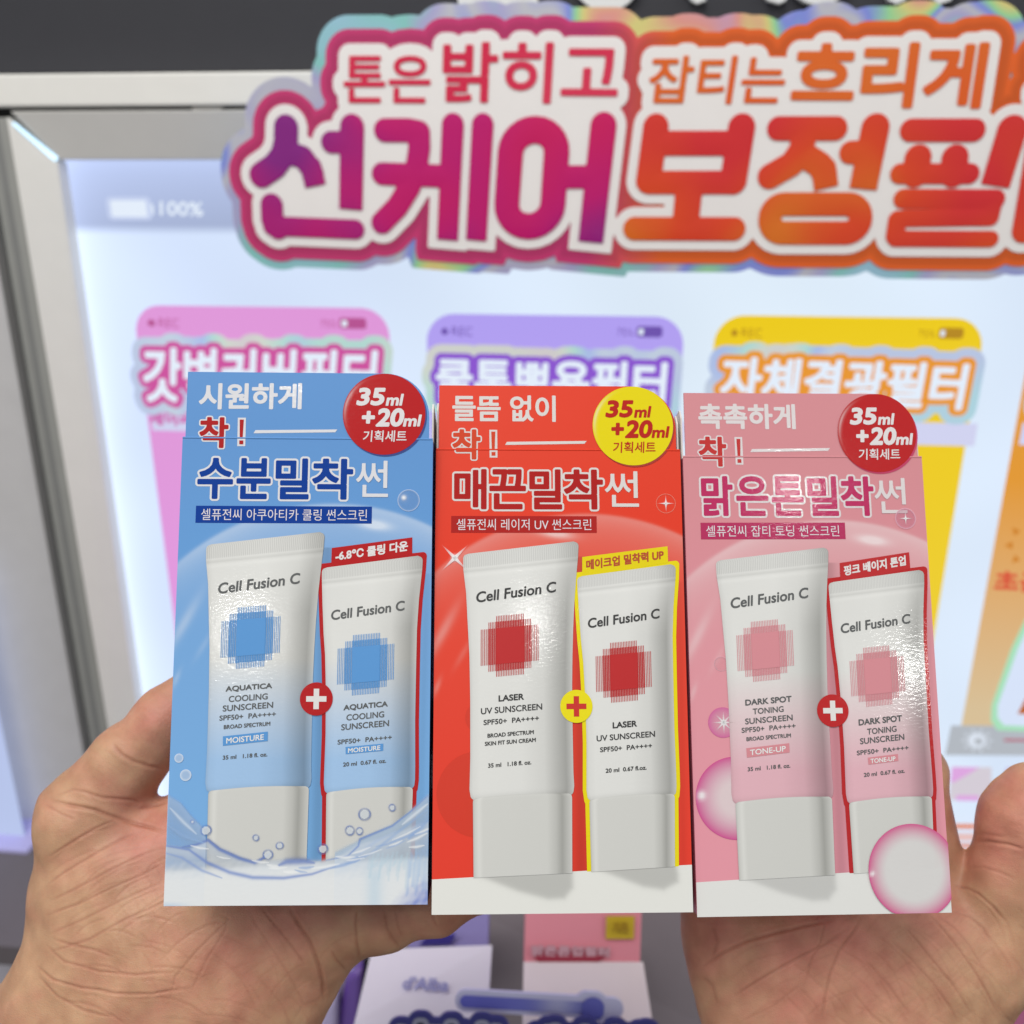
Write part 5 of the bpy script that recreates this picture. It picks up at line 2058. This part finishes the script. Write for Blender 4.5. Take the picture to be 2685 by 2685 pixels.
LL_ += family((110, 2190, 440, 2500), -28, 26, 150, 0.26, 2.6, 3)
LL_ += family((130, 2380, 560, 2660), 14, 34, 150, 0.28, 2.8, 4)
LL_ += family((250, 2220, 440, 2560), 62, 24, 110, 0.16, 2.4, 5)
LL_ += family((500, 2390, 830, 2680), 60, 34, 160, 0.2, 3, 6)
LL_ += family((480, 2480, 820, 2680), -38, 40, 120, 0.15, 2.6, 8)
LL_ += family((230, 1850, 440, 2090), 40, 16, 46, 0.09, 2.2, 9)
hand('left_hand', Lh, LL_, [(420, 2200, 180, .9), (650, 2500, 200, .7), (420, 1860, 110, 1), (780, 2400, 150, .8), (450, 2650, 200, .5), (1150, 2400, 160, .7)],
     'left palm with thumb up, holding the blue carton from behind')

Rh = [([
    limb((2030, 2660, 334), (2060, 2860, 336), 172, 190, 1.5, 10),        # hypothenar
    limb((2200, 2560, 335), (2260, 2780, 336), 230, 240, 1.7, 22),
    limb((2470, 2560, 332), (2400, 2760, 334), 196, 215, 1.45, 14),       # thenar
    limb((1960, 2500, 335), (2200, 2440, 336), 135, 150, 1.6, 16),        # palm under the cartons
    limb((2200, 2440, 336), (2390, 2400, 338), 150, 120, 1.6, 16),
    limb((2240, 2850, 340), (2240, 3300, 350), 235, 215, 1.2, 22),        # wrist
], 10), ([
    limb((2600, 2490, 331), (2660, 2315, 330), 132, 112, 1.15, 6),        # thumb
    limb((2652, 2310, 330), (2690, 2140, 328), 110, 108, 1.0, 5),
    limb((2690, 2140, 328), (2720, 2080, 327), 106, 84, 1.0, 5),
], 7.0), ([
    limb((2390, 2400, 340), (2424, 2230, 342), 95, 82, 1.0, 5),           # index
    limb((2424, 2230, 342), (2396, 2030, 344), 82, 78, 1.0, 4),
    limb((2396, 2030, 344), (2340, 1800, 344), 76, 56, 1.0, 4),
], 4.0), ([
    limb((2240, 2420, 341), (2230, 2150, 344), 92, 82, 1.0, 4),
    limb((2230, 2150, 344), (2190, 1780, 345), 80, 56, 1.0, 4),
], 5.0), ([
    limb((2070, 2420, 341), (2050, 2180, 344), 88, 78, 1.0, 4),
    limb((2050, 2180, 344), (2010, 1860, 345), 76, 54, 1.0, 4),
], 5.0), ([
    limb((1890, 2430, 338), (1870, 2240, 342), 100, 80, 1.0, 4),
    limb((1870, 2240, 342), (1860, 2030, 344), 70, 50, 1.0, 4),
], 8.0)]


def q8(*a):
    return [(1500 + .613 * x, 1785 + .613 * y) for x, y in a]


RL = [
    (q8((560, 1222), (640, 1168), (750, 1112), (870, 1078), (980, 1052), (1120, 1022)), 1.2, 6),
    (q8((700, 1350), (760, 1308), (830, 1262), (900, 1222), (1000, 1168), (1080, 1130), (1180, 1062)), 0.9, 6),
    (q8((1070, 1450), (1080, 1360), (1100, 1260), (1140, 1160), (1200, 1080), (1240, 1010)), 0.8, 6),
    (q8((1000, 1290), (1020, 1200), (1060, 1120), (1080, 1030)), 0.45, 5),
    (q8((1530, 1005), (1590, 1070), (1650, 1140), (1720, 1240), (1780, 1340), (1820, 1420)), 0.75, 5),
    (q8((1560, 1010), (1640, 1060), (1700, 1130), (1760, 1230)), 0.4, 4),
    (q8((1636, 878), (1690, 888), (1740, 912), (1800, 965), (1850, 1030)), 0.8, 5),
    (q8((1636, 990), (1700, 1010), (1760, 1060), (1800, 1140)), 0.45, 4),
    (q8((1690, 668), (1760, 652), (1850, 668)), 0.5, 5),
    (q8((1685, 690), (1780, 688), (1860, 700), (1932, 722)), 1.1, 6),
    (q8((1690, 800), (1760, 796), (1830, 820), (1900, 850)), 0.4, 4),
    (q8((1360, 1110), (1450, 1190), (1540, 1290), (1620, 1400), (1650, 1460)), 0.5, 4),
    (q8((1250, 1190), (1350, 1300), (1440, 1420)), 0.45, 4),
    (q8((1200, 1330), (1290, 1440), (1330, 1470)), 0.4, 4),
    (q8((1430, 1060), (1530, 1180), (1620, 1290), (1720, 1440)), 0.5, 4),
    (q8((600, 1050), (620, 1120), (600, 1180)), 0.5, 7),
    (q8((560, 1260), (600, 1300), (620, 1390)), 0.4, 8),
    (q8((880, 1310), (1000, 1440)), 0.25, 5),
    (q8((720, 1460), (860, 1390), (980, 1300)), 0.3, 5),
]
RL += family((2060, 2420, 2420, 2690), 52, 24, 150, 0.22, 2.6, 21)
RL += family((2230, 2390, 2640, 2690), 48, 26, 170, 0.25, 2.8, 22)
RL += family((2180, 2400, 2560, 2690), -38, 18, 80, 0.13, 2.2, 23)
RL += family((1860, 2440, 2120, 2690), -30, 34, 120, 0.16, 3, 24)
RL += family((2520, 2290, 2680, 2640), 62, 22, 110, 0.18, 2.4, 25)
RL += family((2560, 2060, 2690, 2280), 14, 14, 44, 0.08, 2.2, 26)
hand('right_hand', Rh, RL, [(2180, 2480, 260, 1), (2640, 2160, 160, 1), (1850, 2480, 150, .9), (2420, 2420, 140, .8), (2050, 2650, 180, .8)],
     'right palm with thumb at the right edge, holding the pink carton from behind')
